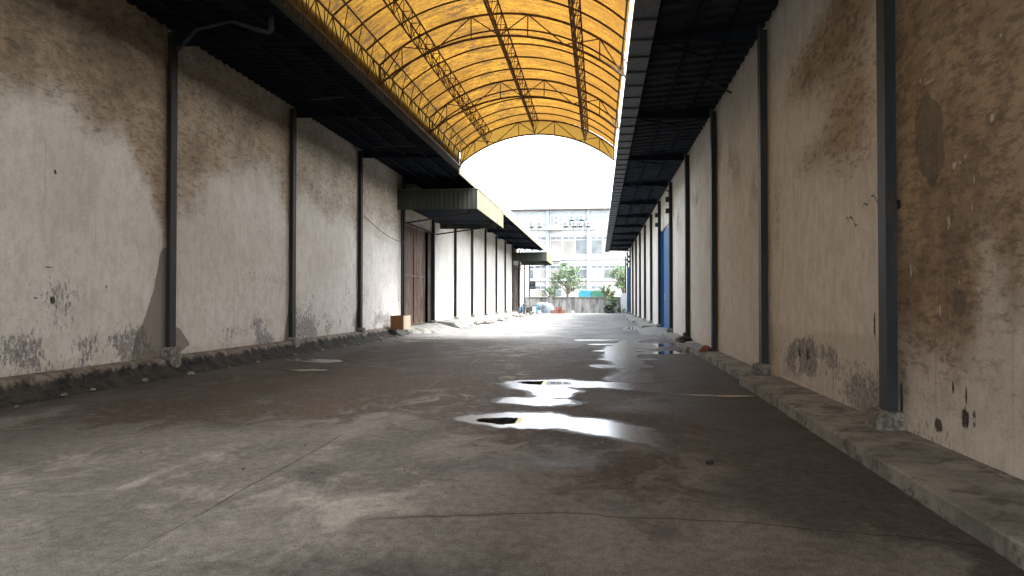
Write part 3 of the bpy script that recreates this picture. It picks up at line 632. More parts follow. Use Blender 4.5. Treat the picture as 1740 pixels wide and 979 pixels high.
# awnings over the left doors
for (ya, yb, lab) in ((31.4, 40.1, 'green and cream sheet awning over the rusty door'), (74.0, 83.2, 'far cream sheet awning near the end of the roof')):
    a = MB(); x0, x1 = LX + .02, -5.2
    a.add([(x0, ya + .03, 5.72), (x1 - .03, ya + .03, 5.62), (x1 - .03, yb - .03, 5.62), (x0, yb - .03, 5.72), (x0, ya + .03, 5.75), (x1 - .03, ya + .03, 5.65), (x1 - .03, yb - .03, 5.65), (x0, yb - .03, 5.75)], [(0, 1, 2, 3), (4, 7, 6, 5), (0, 4, 5, 1), (1, 5, 6, 2), (2, 6, 7, 3)])
    aw = a.build('awning', M['soffit'], wl); tag(aw, lab)
    m = MB(); corrug(m, (x0, ya, 5.43), (1, 0, 0), (0, -1, 0), x1 - x0, (0, 0, 1), .86, .2, .006); corrug(m, (x0, ya + .02, 5.43), (1, 0, 0), (0, -1, 0), x1 - x0, (0, 0, 1), .86, .2, .02); m.build('front_fascia', M['fascia_g'], aw)
    m = MB(); corrug(m, (x1, ya, 5.43), (0, 1, 0), (1, 0, 0), yb - ya, (0, 0, 1), .86, .2, .02); corrug(m, (x1 - .02, ya, 5.43), (0, 1, 0), (1, 0, 0), yb - ya, (0, 0, 1), .86, .2, .02); m.build('side_fascia', M['fascia_a'], aw)
    m = MB(); corrug(m, (x0, yb, 5.43), (1, 0, 0), (0, 1, 0), x1 - x0, (0, 0, 1), .86, .2, .02); m.build('back_fascia', M['fascia_g'], aw)
    m = MB(); m.box((x0, ya - .025, 6.29), (x1 + .03, ya + .03, 6.31)).box((x1 - .03, ya + .03, 6.29), (x1 + .03, yb, 6.31)); m.build('edge_strip', M['fascia_a'], aw)
    for y in (ya + .8, yb - 1.9):
        m = MB(); m.tube([(LX + .2, y, 4.95), (x1 - .5, y, 5.32)], .035).tube([(LX + .2, y, 5.6), (x1 - .1, y, 5.56)], .04).tube([(x1 - .5, y, 5.32), (x1 - .4, y, 5.55)], .04); m.build('strut', M['steel_l'], aw)
# small notice board on brackets near the far end
sb = MB(); sb.box((-7.85, 84.0, 2.75), (-7.2, 84.06, 3.65)); sbo = sb.build('sign_board', M['darkstuff'], None); sbo.rotation_euler = (0, 0, 0)
tag(sbo, 'small dark board fixed past the last awning on the left', 'sign')
m = MB(); m.box((-7.75, 83.975, 2.85), (-7.3, 83.99, 3.15)).box((-7.75, 83.975, 3.3), (-7.3, 83.99, 3.55)); m.build('panel', M['gutter'], sbo)
m = MB(); m.tube([(LX, 84.08, 3.5), (-7.3, 84.08, 3.5)], .03).tube([(LX, 84.08, 2.95), (-7.3, 84.08, 2.95)], .03); m.build('bracket', M['darkstuff'], sbo)

# ================================================================== RIGHT WAREHOUSE
RX = 3.15; RC = [8.3 + 6.04 * k for k in range(-4, 14)]
wr = empty('warehouse', (3.4, 30, 0), 'long warehouse on the right with blue doors and dark overhanging roof', 'warehouse')
doorsR = {8, 15}
for k in range(len(RC) - 1):
    y0, y1 = RC[k], RC[k + 1]; idx = k - 3
    step = .6 if y1 < 2 else .04 if y0 < 14 else .1 if y0 < 28 else .25
    fl = right_fields(y0, y1, idx if idx >= 0 else 3)
    if k in doorsR:
        wall_panel(wr, RX, y0, y1, 5.0, 6.8, fl, .15, -1)
        a, b = y0 + .35, y1 - .25
        mid = (a + b) / 2 + .6
        m = MB(); m.box((RX + .05, a, .12), (RX + .09, mid - .02, 4.98))
        corrug(m, (RX + .048, a + .1, .2), (0, 1, 0), (-1, 0, 0), mid - a - .2, (0, 0, 1), 4.7, .3, .02)
        d1 = m.build('door', M['blue'], wr)
        m = MB(); m.tube([(RX + .03, mid - .3, 1.5), (RX - .04, mid - .3, 1.52), (RX - .04, mid - .3, 1.8), (RX + .03, mid - .3, 1.82)], .014); m.build('handle', M['chrome'], d1)
        m = MB(); m.box((RX + .12, mid + .02, .12), (RX + .16, b, 4.98)); corrug(m, (RX + .118, mid + .1, .2), (0, 1, 0), (-1, 0, 0), b - mid - .2, (0, 0, 1), 4.7, .3, .02); m.build('door', M['blue'], wr)
        for ja, jb in ((y0 + .14, a - .01), (b + .01, y1 - .14)): MB().box((RX - .02, ja, .12), (RX + .2, jb, 4.99)).build('door_jamb', M['blue'], wr)
    else:
        wall_panel(wr, RX, y0, y1, .1, 6.8, fl, step, -1)
for k, y in enumerate(RC):
    c = i_column(wr, RX, y, .14, 6.6, -1, M['steel'])
    if k in (8, 9, 15, 16):
        for z in (5.25, 5.75): MB().box((RX - .29, y - .12, z), (RX - .152, y + .12, z + .2)).build('bracket', M['steel'], c)
    if k == 4: footing(c, RX, y, .13, .33, -1, 41, None, .26)
    elif k == 5: footing(c, RX, y, .13, .31, -1, 52, None, .26)
    elif k > 7: footing(c, RX, y, .1, .28, -1, k, M['kerb'], .22)
    elif k == 7: footing(c, RX, y, .1, .36, -1, k, M['darkstuff'], .2)
roof(wr, [(.62, 6.56), (3.15, 6.72), (17, 8.4)], -16, 76, M['soffit_r'], .5, .06)
roof(wr, [(3.1, 6.70), (17, 8.35)], 76, RC[-1], M['soffit_r'], .5, .03)
MB().box((17, -16, 0), (17.2, RC[-1], 8.4)).build('back_wall', M['beige'], wr)
MB().add([(17, -16, 0), (3.36, -16, 0), (3.36, -16, 6.7), (17, -16, 8.3)], [(3, 2, 1, 0)]).build('end_wall', M['beige'], wr)
MB().add([(17, RC[-1], 0), (3.36, RC[-1], 0), (3.36, RC[-1], 6.7), (17, RC[-1], 8.3)], [(0, 1, 2, 3)]).build('end_wall', M['beige'], wr)
for k, y in enumerate(RC):
    if y > 76: break
    m = MB(); m.prism([(2.95, 6.40), (2.95, 6.68), (1.0, 6.56), (1.0, 6.46)], y - .05, y + .05)
    m.tube([(1.02, y, 6.47), (2.2, y + 1.2, 6.52)], .02); m.tube([(1.02, y, 6.47), (2.2, y - 1.2, 6.52)], .02)
    m.build('rafter', M['soffit'], wr)
m = MB()
for x, z in ((1.05, 6.575), (1.75, 6.62), (2.45, 6.665)): m.box((x - .025, -16, z - .08), (x + .025, 76, z))
m.build('purlin', M['soffit'], wr)
m = MB(); m.box((.61, -16, 6.40), (1.0, 76, 6.412)).box((.60, -16, 6.40), (.612, 76, 6.58)).box((1.0, -16, 6.40), (1.012, 76, 6.52)); m.build('gutter', M['gutter'], wr)
gb = MB().box((.595, -14, 6.375), (1.02, -13.955, 6.399)).build('gutter_bracket', M['steel'], wr)
for i in range(1, 90): q = gb.copy(); COL.objects.link(q); q.location = (0, i, 0)
for y, x0, x1 in ((16.0, 1.45, 2.15), (31, 1.6, 2.45), (46, 1.5, 2.5), (61, 1.5, 2.5)):
    m = MB(); m.tube([(x0 - .3, y, 6.3), (x0, y, 6.2), (x1, y, 6.22), (2.92, y + .8, 6.1)], .024, 8); m.build('drain_pipe', M['pipe'], wr, True)
# raised kerb along the right wall
def kerb(y0, y1, xo, zt, seed, mat='kerb', jit=.07, xin=3.3, step=.07):
    prof = [(xin, -.01), (xin, zt + .015), (3.1, zt + .012), (xo + .30, zt + .004), (xo + .05, zt - .001), (xo + .012, zt - .006), (xo, zt - .022), (xo - .004, zt * .4), (xo - .012, -.01)]
    o = ledge(None, y0, y1, prof, [0, 0, .003, .006, jit * .10, jit * .45, jit * .5, jit * .5, jit * .6], M[mat], step, seed, 'kerb', (lambda y: -.16 * max(0., 1 - max(0, y - 3) / 9)))
    return tag(o, kind='structure')
kerb(-12, 13.55, 2.48, .14, 11, jit=.05); kerb(13.62, 13.95, 2.66, .12, 12, jit=.03); kerb(14.25, 22.2, 2.63, .13, 13); kerb(22.25, 31.2, 2.55, .12, 14, jit=.09)
kerb(40.2, 48.5, 2.3, .13, 15, jit=.12, step=.15); kerb(49, 60, 2.2, .14, 16, jit=.15, step=.15); kerb(60.3, 70, 2.35, .12, 17, jit=.12, step=.2)
m = MB(); m.add([(3.4, 31.3, .12), (3.4, 40.1, .12), (2.9, 40.0, .11), (2.9, 31.5, .11), (1.7, 32.6, -.01), (1.8, 39.2, -.01), (2.9, 31.1, -.01), (2.9, 40.3, -.01)],
    [(0, 1, 2, 3), (3, 2, 5, 4), (3, 4, 6), (2, 7, 5)]); tag(m.build('door_ramp', M['kerb']), kind='structure')

# ================================================================== ARCHED CANOPY
cp = empty('arched_canopy', (-2.4, 6, 6.8), 'arched amber fibreglass canopy on rusty steel trusses between the two warehouses', 'canopy')
XC, HW = -2.38, 2.96
def arc(zs, za, hw=HW, xc=XC, n=28, t0=0., t1=1.):
    rise = za - zs; r = (hw * hw + rise * rise) / (2 * rise); a = math.asin(hw / r)
    return [(xc + r * math.sin(-a + 2 * a * (t0 + (t1 - t0) * i / n)), za - r + r * math.cos(-a + 2 * a * (t0 + (t1 - t0) * i / n))) for i in range(n + 1)]
YE = 28.3; TY = [YE - 5.35 * k for k in range(7)]
up, lo, sh = arc(7.28, 8.42), arc(6.8, 7.88), arc(7.33, 8.48, 3.0)
sh40 = arc(7.33, 8.48, 3.0, n=40)
A_ = np.array(sh40)
def shf(U, V):
    x = np.interp(U, np.linspace(0, 1, 41), A_[:, 0]); z = np.interp(U, np.linspace(0, 1, 41), A_[:, 1])
    return np.stack([x, V, z + .012 * np.sin(V * 2 * np.pi / .18) + .02 * (fbm(U * 9, V * .5, 2) - .5)], -1)
grid('side_sheet', np.linspace(0, 1, 5), np.arange(TY[-1] - .3, YE + .12, .045), lambda U, V: np.stack([-5.41 + .02 * U + .01 * np.sin(V * 2 * np.pi / .18), V, 6.80 + .56 * U], -1), M['amber_lit'], cp)
grid('roof_sheet', np.linspace(0, 1, 41), np.arange(TY[-1] - .3, YE + .12, .045), shf, M['amber'], cp)
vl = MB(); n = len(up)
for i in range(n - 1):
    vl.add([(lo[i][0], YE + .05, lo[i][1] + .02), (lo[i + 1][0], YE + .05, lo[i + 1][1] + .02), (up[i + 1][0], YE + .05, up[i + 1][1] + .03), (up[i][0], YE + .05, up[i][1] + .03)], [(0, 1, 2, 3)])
vl.build('end_valance', M['amber_lit'], cp)
for k, y in enumerate(TY):
    m = MB(); m.tube([(x, y, z) for x, z in up], .032, 6); m.tube([(x, y, z) for x, z in lo], .032, 6)
    idxs = [0, 3, 7, 11, 14, 17, 21, 25, 28]; low = False
    nodes = []
    for j, q in enumerate(idxs): nodes.append((lo[q] if j % 2 == 0 else up[q]))
    for a, b in zip(nodes, nodes[1:]): m.tube([(a[0], y, a[1]), (b[0], y, b[1])], .016, 5)
    for q in (0, 7, 14, 21, 28): pass
    for q in (3, 11, 17, 25): m.tube([(lo[q][0], y, lo[q][1]), (up[q][0], y, up[q][1])], .015, 5)
    for q in (0, 28): m.tube([(lo[q][0], y, lo[q][1]), (up[q][0], y, up[q][1])], .025, 5)
    m.build('arch_truss', M['truss'], cp)
    for s in (0, 28):   # feet on the roof edges
        f = MB(); x, z = lo[s]
        if s == 0: f.tube([(x, y, z), (-5.42, y, 6.62)], .03)
        else: f.tube([(x, y, z + .05), (.75, y, 6.60)], .028).tube([(x, y, 7.25), (.9, y, 6.62)], .018)
        f.build('foot', M['truss'], cp)
r0 = None
for i in range(int((YE - TY[-1]) / 1.07) + 1):
    y = YE - 1.07 * i
    if i % 5 == 0: continue
    m = MB(); m.tube([(x, y, z) for x, z in up], .024, 6)
    r0 = m.build('rib', M['truss'], cp)
def lattice(xc, zt, zb, hw, rb, rw, pitch, name):
    """triangular lattice girder running along the lane: two top chords, one bottom"""
    m = MB(); ya, yb = TY[-1], YE
    ch = [(xc - hw, zt), (xc + hw, zt), (xc, zb)]
    for x, z in ch: m.tube([(x, ya, z), (x, yb, z)], rb, 5)
    y = yb; s = 0
    while y > ya + pitch:
        ynew = y - pitch
        if s == 0:
            m.tube([(xc - hw, y, zt), (xc, ynew, zb)], rw, 4).tube([(xc + hw, y, zt), (xc, ynew, zb)], rw, 4)
        else:
            m.tube([(xc, y, zb), (xc - hw, ynew, zt)], rw, 4).tube([(xc, y, zb), (xc + hw, ynew, zt)], rw, 4).tube([(xc - hw, ynew, zt), (xc + hw, ynew, zt)], rw, 4)
        y = ynew; s ^= 1
    m.build(name, M['truss'], cp)
def zat(c, x):
    for (a, za), (b, zb) in zip(c, c[1:]):
        if a <= x <= b: return za + (zb - za) * (x - a) / (b - a)
    return c[0][1]
for x in (-4.25, -2.42, -.52):
    lattice(x, zat(up, x) - .04, zat(lo, x) - .02, .12, .022, .011, .36, 'lattice_beam')
m = MB(); xa = -5.34
for z in (6.70, 7.24): m.tube([(xa, TY[-1], z), (xa, YE, z)], .026, 5)
m.tube([(xa + .32, TY[-1], 7.42), (xa + .32, YE, 7.42)], .02, 5)
y = YE; s = 0
while y > TY[-1] + .4:
    a, b = (6.70, 7.24) if s == 0 else (7.24, 6.70)
    m.tube([(xa, y, a), (xa, y - .45, b)], .013, 4); m.tube([(xa, y, 6.70), (xa, y, 7.24)], .012, 4)
    if s == 0: m.tube([(xa, y, 6.70), (xa + .32, y - .45, 7.42)], .011, 4)
    y -= .45; s ^= 1
m.build('side_truss', M['truss'], cp)
m = MB(); m.tube([(.55, TY[-1], 7.27), (.55, YE, 7.27)], .022, 5); m.build('edge_beam', M['truss'], cp)

# ================================================================== THINGS ON THE GROUND, LEFT
bx = empty('wooden_box', (-8.1, 30.2, .33), 'brown and cream open board box on the ledge beside the rusty door', 'box')
m = MB(); m.box((-8.4, 29.3, .30), (-7.9, 29.33, .86)); m.build('front_panel', M['card'], bx)
m = MB(); m.box((-7.9, 29.3, .30), (-7.87, 30.4, .86)); m.build('side_panel', M['card2'], bx)
m = MB(); m.box((-8.4, 30.37, .30), (-7.9, 30.4, .86)).box((-8.43, 29.3, .30), (-8.4, 30.4, .86)).box((-8.4, 29.33, .30), (-7.9, 30.37, .33)).box((-8.4, 29.33, .78), (-7.9, 30.37, .80)); m.build('body', M['card'], bx)

def stone(loc, size, mat, label, cat, group, seed):
    r = random.Random(seed); m = MB(); n = 8; rings = []
    for k, (zz, s) in enumerate(((0, .8), (.35, 1.), (.75, .85), (1., .45))):
        rings.append([(s * size[0] * math.cos(a) * r.uniform(.75, 1.15), s * size[1] * math.sin(a) * r.uniform(.75, 1.15), zz * size[2] * r.uniform(.9, 1.1)) for a in [2 * math.pi * j / n for j in range(n)]])
    fs = [(n * i + j, n * i + (j + 1) % n, n * i + n + (j + 1) % n, n * i + n + j) for i in range(3) for j in range(n)] + [tuple(range(3 * n, 4 * n)), tuple(range(n))[::-1]]
    m.add(sum(rings, []), fs); o = m.build({'brick': 'broken_brick'}.get(cat, cat), mat); o.location = loc; o.rotation_euler = (0, 0, r.uniform(0, 6)); return tag(o, label, cat, group)
G = 'broken stones lying along the foot of the left wall'
for i in range(22):
    y = 9.5 + i * 1.05 + rnd.uniform(-.4, .4); sz = rnd.uniform(.03, .085)
    stone((-8.12 + rnd.uniform(-.12, .28), y, .02), (sz, sz * rnd.uniform(.7, 1.3), sz * .8), M['stone'], 'small broken stone at the foot of the stained left wall', 'stone', G, i)
G2 = 'rubble stones piled on the pavement past the rusty door'
for i in range(34):
    y = 44 + rnd.uniform(0, 26); sz = rnd.uniform(.12, .3)
    stone((-7.45 + rnd.uniform(-.35, .45), y, .0), (sz, sz * rnd.uniform(.7, 1.5), sz * .9), M['stone'], 'pale rubble stone on the broken pavement beyond the rusty door', 'stone', G2, 100 + i)
G3 = 'broken bricks at the foot of the second column on the right'
stone((2.86, 20.35, .12), (.17, .14, .16), M['brick'], 'reddish brick lump at a dark column foot on the right kerb', 'brick', None, 301)
stone((2.70, 20.0, .12), (.09, .12, .08), M['brick'], 'smaller brick fragment in front of the reddish lump on the right kerb', 'brick', None, 302)
stone((2.82, 25.4, .12), (.16, .3, .17), M['darkstuff'], 'black crumpled lump on the right kerb before the column', 'stone', None, 303)
stone((2.66, 24.5, .12), (.10, .16, .10), M['darkstuff'], 'smaller black lump beside the crumpled one on the right kerb', 'stone', None, 304)
stone((1.0, 6.95, .003), (.035, .04, .035), M['darkstuff'], 'small dark stone alone on the road near the right kerb', 'stone', None, 305)
# block of broken concrete in the gap of the kerb
stone((2.78, 14.1, .0), (.13, .09, .12), M['kerb'], 'broken concrete piece lying in the gap of the right kerb', 'stone', None, 306)
G6 = 'tiny gravel bits scattered on the near road'
for i in range(26):
    x, y = rnd.uniform(-5, 2.2), rnd.uniform(3.4, 8.5); sz = rnd.uniform(.006, .014)
    stone((x, y, .001), (sz, sz, sz * .8), M['stone'] if i % 3 else M['darkstuff'], 'tiny bit of gravel lying loose on the near concrete road', 'gravel', G6, 400 + i)

def motorbike(loc, rz, label, paint):
    e = empty('motorcycle', loc, label, 'motorcycle', 'motorcycles parked by the far left door'); e.rotation_euler = (0, 0, rz)
    def bld(m, name, mat, par): o = m.build(name, mat, None); o.parent = par; return o
    for x in (-.62, .62):
        m = MB(); m.tube([(x + .27 * math.cos(a), 0, .29 + .27 * math.sin(a)) for a in [2 * math.pi * k / 18 for k in range(19)]], .045, 6, False)
        wh = bld(m, 'wheel', M['darkstuff'], e)
        m = MB(); m.tube([(x, -.06, .29), (x, .06, .29)], .05, 8)
        for k in range(5): a = 2 * math.pi * k / 5; m.tube([(x, 0, .29), (x + .24 * math.cos(a), 0, .29 + .24 * math.sin(a))], .012, 4)
        bld(m, 'hub', M['chrome'], wh)
    m = MB(); m.prism([(-.75, .55), (-.7, .75), (-.1, .72), (.1, .55), (.38, .62), (.5, .95), (.56, .93), (.45, .45), (.2, .28), (-.3, .3)], -.12, .12, 'y'); bld(m, 'body', paint, e)
    m = MB(); m.prism([(-.75, .75), (-.65, .82), (-.1, .80), (-.02, .74)], -.13, .13, 'y'); bld(m, 'seat', M['darkstuff'], e)
    m = MB(); m.tube([(.46, -.34, 1.02), (.5, -.1, .98), (.5, .1, .98), (.46, .34, 1.02)], .018); bld(m, 'handlebar', M['darkstuff'], e)
    m = MB(); m.tube([(.5, 0, .95), (.62, 0, .29)], .03); bld(m, 'fork', M['chrome'], e)
    m = MB(); m.tube([(.52, 0, .86), (.62, 0, .86)], [.09, .06], 8); bld(m, 'headlight', M['glass_l'], e)
    m = MB(); m.tube([(-.1, .14, .3), (-.75, .17, .36)], .035, 6); bld(m, 'exhaust', M['chrome'], e)
    return e
motorbike((-7.5, 71.2, .0), R(-70), 'dark blue motorcycle leaning by the far left door', M['bluebin'])
motorbike((-6.9, 72.3, .0), R(-110), 'black motorcycle nearest the lane beside the far left door', M['darkstuff'])
motorbike((-7.7, 76.0, .25), R(-80), 'grey motorcycle under the far cream awning', M['gutter'])
# sack and odds beside the motorcycles
stone((-7.1, 80.0, 0), (.35, .3, .75), M['card2'], 'tan sack standing beyond the parked motorcycles', 'sack', None, 501)
stone((-6.5, 80.6, 0), (.25, .25, .35), M['white'], 'white sack on the ground beyond the motorcycles', 'sack', None, 502)

# ================================================================== FAR END OF THE LANE
wf = empty('boundary_wall', (-2, 86, 0), 'low grey streaked concrete wall closing the far end of the lane', 'wall')
MB().box((-12, 86, -.01), (6, 86.2, 1.78)).build('wall', M['farwall'], wf)
MB().box((-12, 85.93, 1.78), (6, 86.27, 1.87)).build('coping', M['cap'], wf)
for x in np.arange(-11.5, 6, 2.9): MB().box((x, 85.93, 0), (x + .22, 86.0, 1.78)).build('pier', M['farwall'], wf)
# tarp covered pile with blue drum
def heap(name, cx, cy, rx, ry, h, mat, label, cat, seed):
    us = np.linspace(0, 2 * np.pi, 33); vs = np.linspace(0, 1, 12)
    def fn(U, V):
        rr = np.sin(V * np.pi / 2) ** .6; k = 1 + .22 * (fbm(np.cos(U) * 2 + 4, np.sin(U) * 2 + V * 3, seed) - .5) * 2
        return np.stack([cx + rx * rr * np.cos(U) * k, cy + ry * rr * np.sin(U) * k, h * np.cos(V * np.pi / 2) ** .45 * (1 + .15 * (fbm(U * 1.5, V * 4, seed) - .5))], -1)
    o = grid(name, us, vs[::-1], fn, mat); return tag(o, label, cat)
heap('covered_pile', -6.3, 84.6, 1.15, .8, 1.2, M['tarp'], 'pile under a crumpled grey blue tarpaulin against the boundary wall', 'pile', 3)
m = MB(); m.tube([(-7.2, 83.2, 0), (-7.2, 83.2, .05), (-7.2, 83.2, .3), (-7.2, 83.2, .6), (-7.2, 83.2, .88)], [.28, .3, .29, .3, .28], 16)
dr = m.build('drum', M['bluebin']); tag(dr, 'blue plastic drum standing left of the covered pile', 'drum')
m = MB(); m.tube([(-7.2, 83.2, .885), (-7.2, 83.2, .91)], [.25, .24], 16); m.build('lid', M['darkstuff'], dr)
def crate(x, y, z, sx, sy, sz, label):
    e = empty('crate', (x, y, z), label, 'crate', 'orange red crates by the boundary wall'); 
    m = MB(); m.box((x - sx / 2, y - sy / 2, z), (x + sx / 2, y + sy / 2, z + .03)); m.build('floor', M['red'], e)
    for k, (a, b) in enumerate((((x - sx / 2, y - sy / 2), (x + sx / 2, y - sy / 2 + .03)), ((x - sx / 2, y + sy / 2 - .03), (x + sx / 2, y + sy / 2)), ((x - sx / 2, y - sy / 2 + .03), (x - sx / 2 + .03, y + sy / 2 - .03)), ((x + sx / 2 - .03, y - sy / 2 + .03), (x + sx / 2, y + sy / 2 - .03)))):
        m = MB()
        for j in range(3): m.box((a[0], a[1], z + .035 + j * sz / 3), (b[0], b[1], z + .03 + (j + .72) * sz / 3))
        m.box((a[0], a[1], z + .03), (a[0] + .03, a[1] + .03, z + sz)).box((b[0] - .03, b[1] - .03, z + .03), (b[0], b[1], z + sz))
        m.build('side', M['red'], e)
crate(-4.95, 82.3, 0, .75, .5, .38, 'orange red crate at the left of the two on the ground')
crate(-4.15, 82.4, 0, .75, .5, .38, 'orange red crate on the right under the stacked one')
crate(-4.45, 82.35, .385, .7, .5, .33, 'orange red crate stacked on top of the other two')
stone((-3.0, 84.8, 0), (.22, .2, .25), M['white'], 'white bag lying at the foot of the boundary wall', 'bag', None, 510)
# old tyre with a leafy plant
ty = MB(); ty.tube([(1.05 + .40 * math.cos(a), 83.4, .56 + .40 * math.sin(a)) for a in [2 * math.pi * k / 22 for k in range(23)]], .17, 8, False)
ty.tube([(1.05, 83.37, .56), (1.05, 83.43, .56)], .3, 14)
tag(ty.build('tyre', M['darkstuff'], None, True), 'black tyre standing upright before the boundary wall beside the leafy plant', 'tyre')
m = MB(); m.tube([(1.55, 84.3, 0), (1.55, 84.3, .4)], [.2, .27], 14); po = m.build('potted_plant', M['footing']); tag(po, 'bright green leafy plant in a pot behind the tyre', 'plant')
def leaves(n, centre_fn, size, seed):
    r = random.Random(seed); m = MB()
    for _ in range(n):
        c = centre_fn(r); s = size * r.uniform(.6, 1.3)
        u = Vector((r.gauss(0, 1), r.gauss(0, 1), r.gauss(0, .6))).normalized(); v = u.cross(Vector((r.gauss(0, 1), r.gauss(0, 1), r.gauss(0, 1)))).normalized()
        m.add([c - u * s, c + v * s * .4, c + u * s, c - v * s * .4], [(0, 1, 2, 3)])
    return m
def shell(cx, cy, cz, rx, ry, rz, clumps, seed):
    r0 = random.Random(seed); cs = []
    for _ in range(clumps):
        a, b, q = r0.uniform(0, 6.28), r0.uniform(-.6, 1.), r0.uniform(.45, 1.)
        h = math.sqrt(max(0, 1 - min(1, b * b))); cs.append((cx + rx * q * h * math.cos(a), cy + ry * q * h * math.sin(a), cz + rz * b * q, r0.uniform(.16, .34)))
    def f(r):
        c = r.choice(cs); k = c[3] * (rx + rz) / 2
        return Vector((c[0] + r.gauss(0, k * .55), c[1] + r.gauss(0, k * .55), c[2] + r.gauss(0, k * .42)))
    return f, cs
f, _ = shell(1.35, 83.9, 1.15, .8, .7, .9, 16, 5)
leaves(900, f, .11, 5).build('foliage', M['leaf_b'], po)
m = MB()
for k in range(6): a = k; m.tube([(1.55, 84.3, .4), (1.5 + .25 * math.cos(a), 84.25 + .2 * math.sin(a), 1.0), (1.45 + .5 * math.cos(a), 84.2 + .3 * math.sin(a), 1.6)], .015, 4)
m.build('stem', M['bark'], po)
f, _ = shell(2.4, 84.8, .35, .5, .4, .4, 8, 9)
bs = leaves(350, f, .08, 9).build('bush', M['leaf']); tag(bs, 'low dark green bush at the right foot of the boundary wall', 'bush')
def tree(x, y, h, cz, rx, rz, n, seed, label, mat, size=.11, clumps=38):
    e = empty('tree', (x, y, 0), label, 'tree', 'trees behind the boundary wall')
    f, cs = shell(x, y, cz, rx, rx * .9, rz, clumps, seed)
    leaves(n, f, size, seed).build('crown', mat, e)
    m = MB(); top = cz - rz * .1; r = random.Random(seed)
    m.tube([(x, y, -.01), (x + .05, y, top * .4), (x - .05, y, top * .75), (x, y, top + rz * .4)], [.17, .14, .11, .04], 8)
    for c in cs[:18]:
        z0 = top * r.uniform(.45, .95); m.tube([(x, y, z0), ((x + c[0]) / 2, (y + c[1]) / 2, (z0 + c[2]) / 2 + .15), (c[0], c[1], c[2])], [.06, .04, .015], 5)
    m.build('trunk', M['bark'], e)
tree(-3.95, 93, 6, 4.0, 2.0, 2.1, 5200, 21, 'grey green tree standing alone behind the middle of the boundary wall', M['leaf'])
tree(3.0, 92, 5.8, 4.1, 1.7, 1.9, 4200, 22, 'pale green tree at the right end behind the boundary wall', M['leaf_b'])
tree(.95, 90.5, 3.6, 2.5, .95, .85, 1600, 23, 'small round shrub-like tree left of the pale green tree', M['leaf'], .09, 16)
tree(-6.3, 97, 3.4, 2.2, 1.1, .9, 1500, 24, 'low bushy tree at the left of the grey green one', M['leaf'], .09, 14)
# truck with blue green load cover
tk = empty('truck', (-.6, 92.6, 0), 'truck with blue and green covered load parked behind the boundary wall', 'truck')
m = MB(); m.box((-2.5, 91.6, .95), (.8, 93.6, 1.15)); m.build('bed', M['darkstuff'], tk)
m = MB(); m.prism([(-2.5, 1.15), (-2.5, 2.5), (-2.2, 2.72), (-1.4, 2.70), (-.95, 2.66), (-.95, 1.15)], 91.6, 93.6, 'y'); m.build('cargo_cover', M['teal'], tk, False, .04)
m = MB(); m.prism([(-.945, 1.15), (-.945, 2.62), (-.3, 2.70), (.4, 2.68), (.75, 2.52), (.75, 1.15)], 91.6, 93.6, 'y'); m.build('cargo_cover', M['green'], tk, False, .04)
m = MB(); m.prism([(.9, .6), (.9, 2.3), (1.7, 2.3), (2.1, 1.5), (2.2, 1.4), (2.2, .6)], 91.7, 93.5, 'y'); cb = m.build('cab', M['yellow'], tk, False, .05)
m = MB(); m.box((1.05, 91.68, 1.45), (1.65, 91.70, 2.15)); m.build('window', M['glass_d'], cb)
for x in (-1.8, -1.0, 1.6):
    m = MB(); m.tube([(x, 91.65, .45), (x, 91.95, .45)], .45, 16); m.tube([(x, 93.2, .45), (x, 93.5, .45)], .45, 16); m.build('wheel', M['darkstuff'], tk)
# pale blue sheet gate leaf leaning at the end of the right wall
g = MB(); corrug(g, (2.45, 85.2, 0), (1, 0, 0), (0, -1, 0), .75, (0, 0, 1), 2.3, .2, .02); g.box((2.45, 85.22, 0), (3.2, 85.25, 2.3))
tag(g.build('sheet_panel', M['white']), 'white metal sheet panel leaning at the far end of the right warehouse', 'panel')
# ---- four-storey building behind
BY = 106.
ab = empty('apartment_building', (-4, BY, 0), 'pale multi-storey building with window rows and air conditioners behind the boundary wall', 'building')
def bz(a, b, z0, z1, dy, mat, name, par, dep=.25): return MB().box((a, BY - dy, z0), (b, BY - dy + dep, z1)).build(name, mat, par)
BX0, BX1 = -7.3 - 5.8 * 4, -7.3 + 5.8 * 4
MB().box((BX0, BY, 0), (BX1, BY + 12, 14.45)).build('wall', M['white'], ab)
bz(BX0, BX1, 0, 4.3, .06, M['beige'], 'ground_storey', ab, .055)
bz(BX0, BX1, 14.4, 14.55, .8, M['cap'], 'eave', ab, .8)
MB().prism([(BY - .8, 14.55), (BY + 3.5, 16.0), (BY + 8.5, 16.0), (BY + 12.8, 14.55)], BX0 - .5, BX1 + .5, 'x').build('roof', M['roofpale'], ab)
for z0, z1, dy in ((11.55, 11.85, .35), (7.3, 7.55, .35), (6.75, 7.0, .22), (4.25, 4.42, .22), (10.75, 10.9, .15)): bz(BX0, BX1, z0, z1, dy, M['white'], 'ledge', ab, dy - .01)
for k in range(9):
    x = BX0 + 5.8 * k; bz(x - .17, x + .17, 0, 14.4, .4, M['bluegrey'], 'pilaster', ab, .39)
rw = random.Random(3)
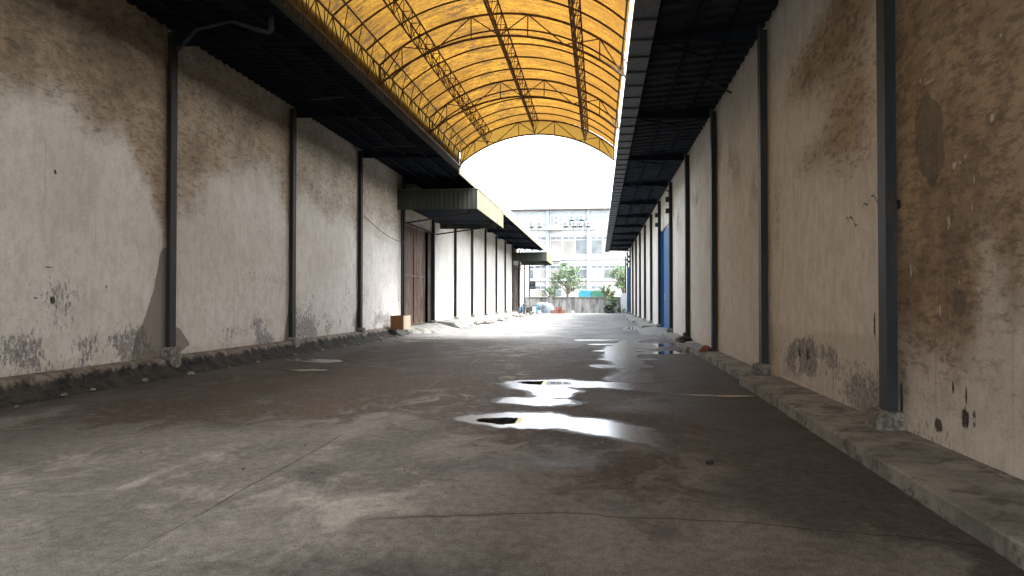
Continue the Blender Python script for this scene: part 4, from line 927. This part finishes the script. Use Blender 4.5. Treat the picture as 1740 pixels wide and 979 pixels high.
for bay in range(8):
    x0 = BX0 + 5.8 * bay + .3
    for (z0, z1, kind) in ((12.45, 14.1, 1), (8.05, 10.55, 2), (4.6, 6.4, 3), (2.0, 3.5, 4)):
        for j in range(3):
            if kind == 4 and j == 1: continue
            a = x0 + j * 1.8 + .1; b = a + 1.55
            fr = MB().box((a - .08, BY - .10, z0 - .08), (b + .08, BY - .062, z0)).box((a - .08, BY - .10, z1), (b + .08, BY - .062, z1 + .08)).box((a - .08, BY - .10, z0), (a, BY - .062, z1)).box((b, BY - .10, z0), (b + .08, BY - .062, z1))
            zt = z1 - .45
            fr.box((a, BY - .11, zt - .04), (b, BY - .07, zt + .04)).box(((a + b) / 2 - .03, BY - .11, zt + .04), ((a + b) / 2 + .03, BY - .07, z1))
            wd = fr.build('window', M['white'], ab)
            pane = MB().box((a, BY - .09, zt + .04), (b, BY - .065, z1)); pane.build('pane', M['glass_l'] if kind == 1 else M['glass_d'], wd)
            q = rw.random()
            lowm = M['glass_l'] if kind == 1 or q < .2 else M['blind'] if q < .72 else M['glass_d']
            MB().box((a, BY - .09, z0), (b, BY - .065, zt - .04)).build('blind' if lowm is M['blind'] else 'pane', lowm, wd)
bz(-7.4, -5.2, 11.5, 12.15, 1.1, M['white'], 'balcony', ab, 1.1); bz(-7.4, -5.4, 7.1, 7.5, 1.0, M['white'], 'balcony', ab, 1.0)
m = MB(); m.tube([(-9.8, BY - .9, 12.0), (-.6, BY - .9, 12.0)], .03, 4)
for x in (-8.7, -3.6, -2.0, -9.6, -.8): m.tube([(x, BY - .9, 12.0), (x, BY - .2, 12.0)], .03, 4).tube([(x, BY - .42, 12.0), (x, BY - .42, 9.9)], .03, 4)
m.build('service_rail', M['cap'], ab)
acs = [(-9.6, 12.05), (-8.4, 12.05), (-6.0, 12.9), (-6.0, 12.2), (-4.7, 12.05), (-3.5, 12.05), (-2.6, 12.05), (-3.8, 12.95), (-2.45, 12.95), (-1.5, 12.05)]
for x, z in acs:
    ac = MB().box((x - .36, BY - .95, z), (x + .36, BY - .6, z + .58)).build('air_conditioner', M['white'], ab)
    MB().tube([(x - .08, BY - .955, z + .29), (x - .08, BY - .985, z + .29)], .22, 12).build('fan_grille', M['cap'], ac)
    MB().box((x - .3, BY - .9, z - .05), (x + .3, BY - .012, z - .01)).build('shelf_bracket', M['cap'], ac)
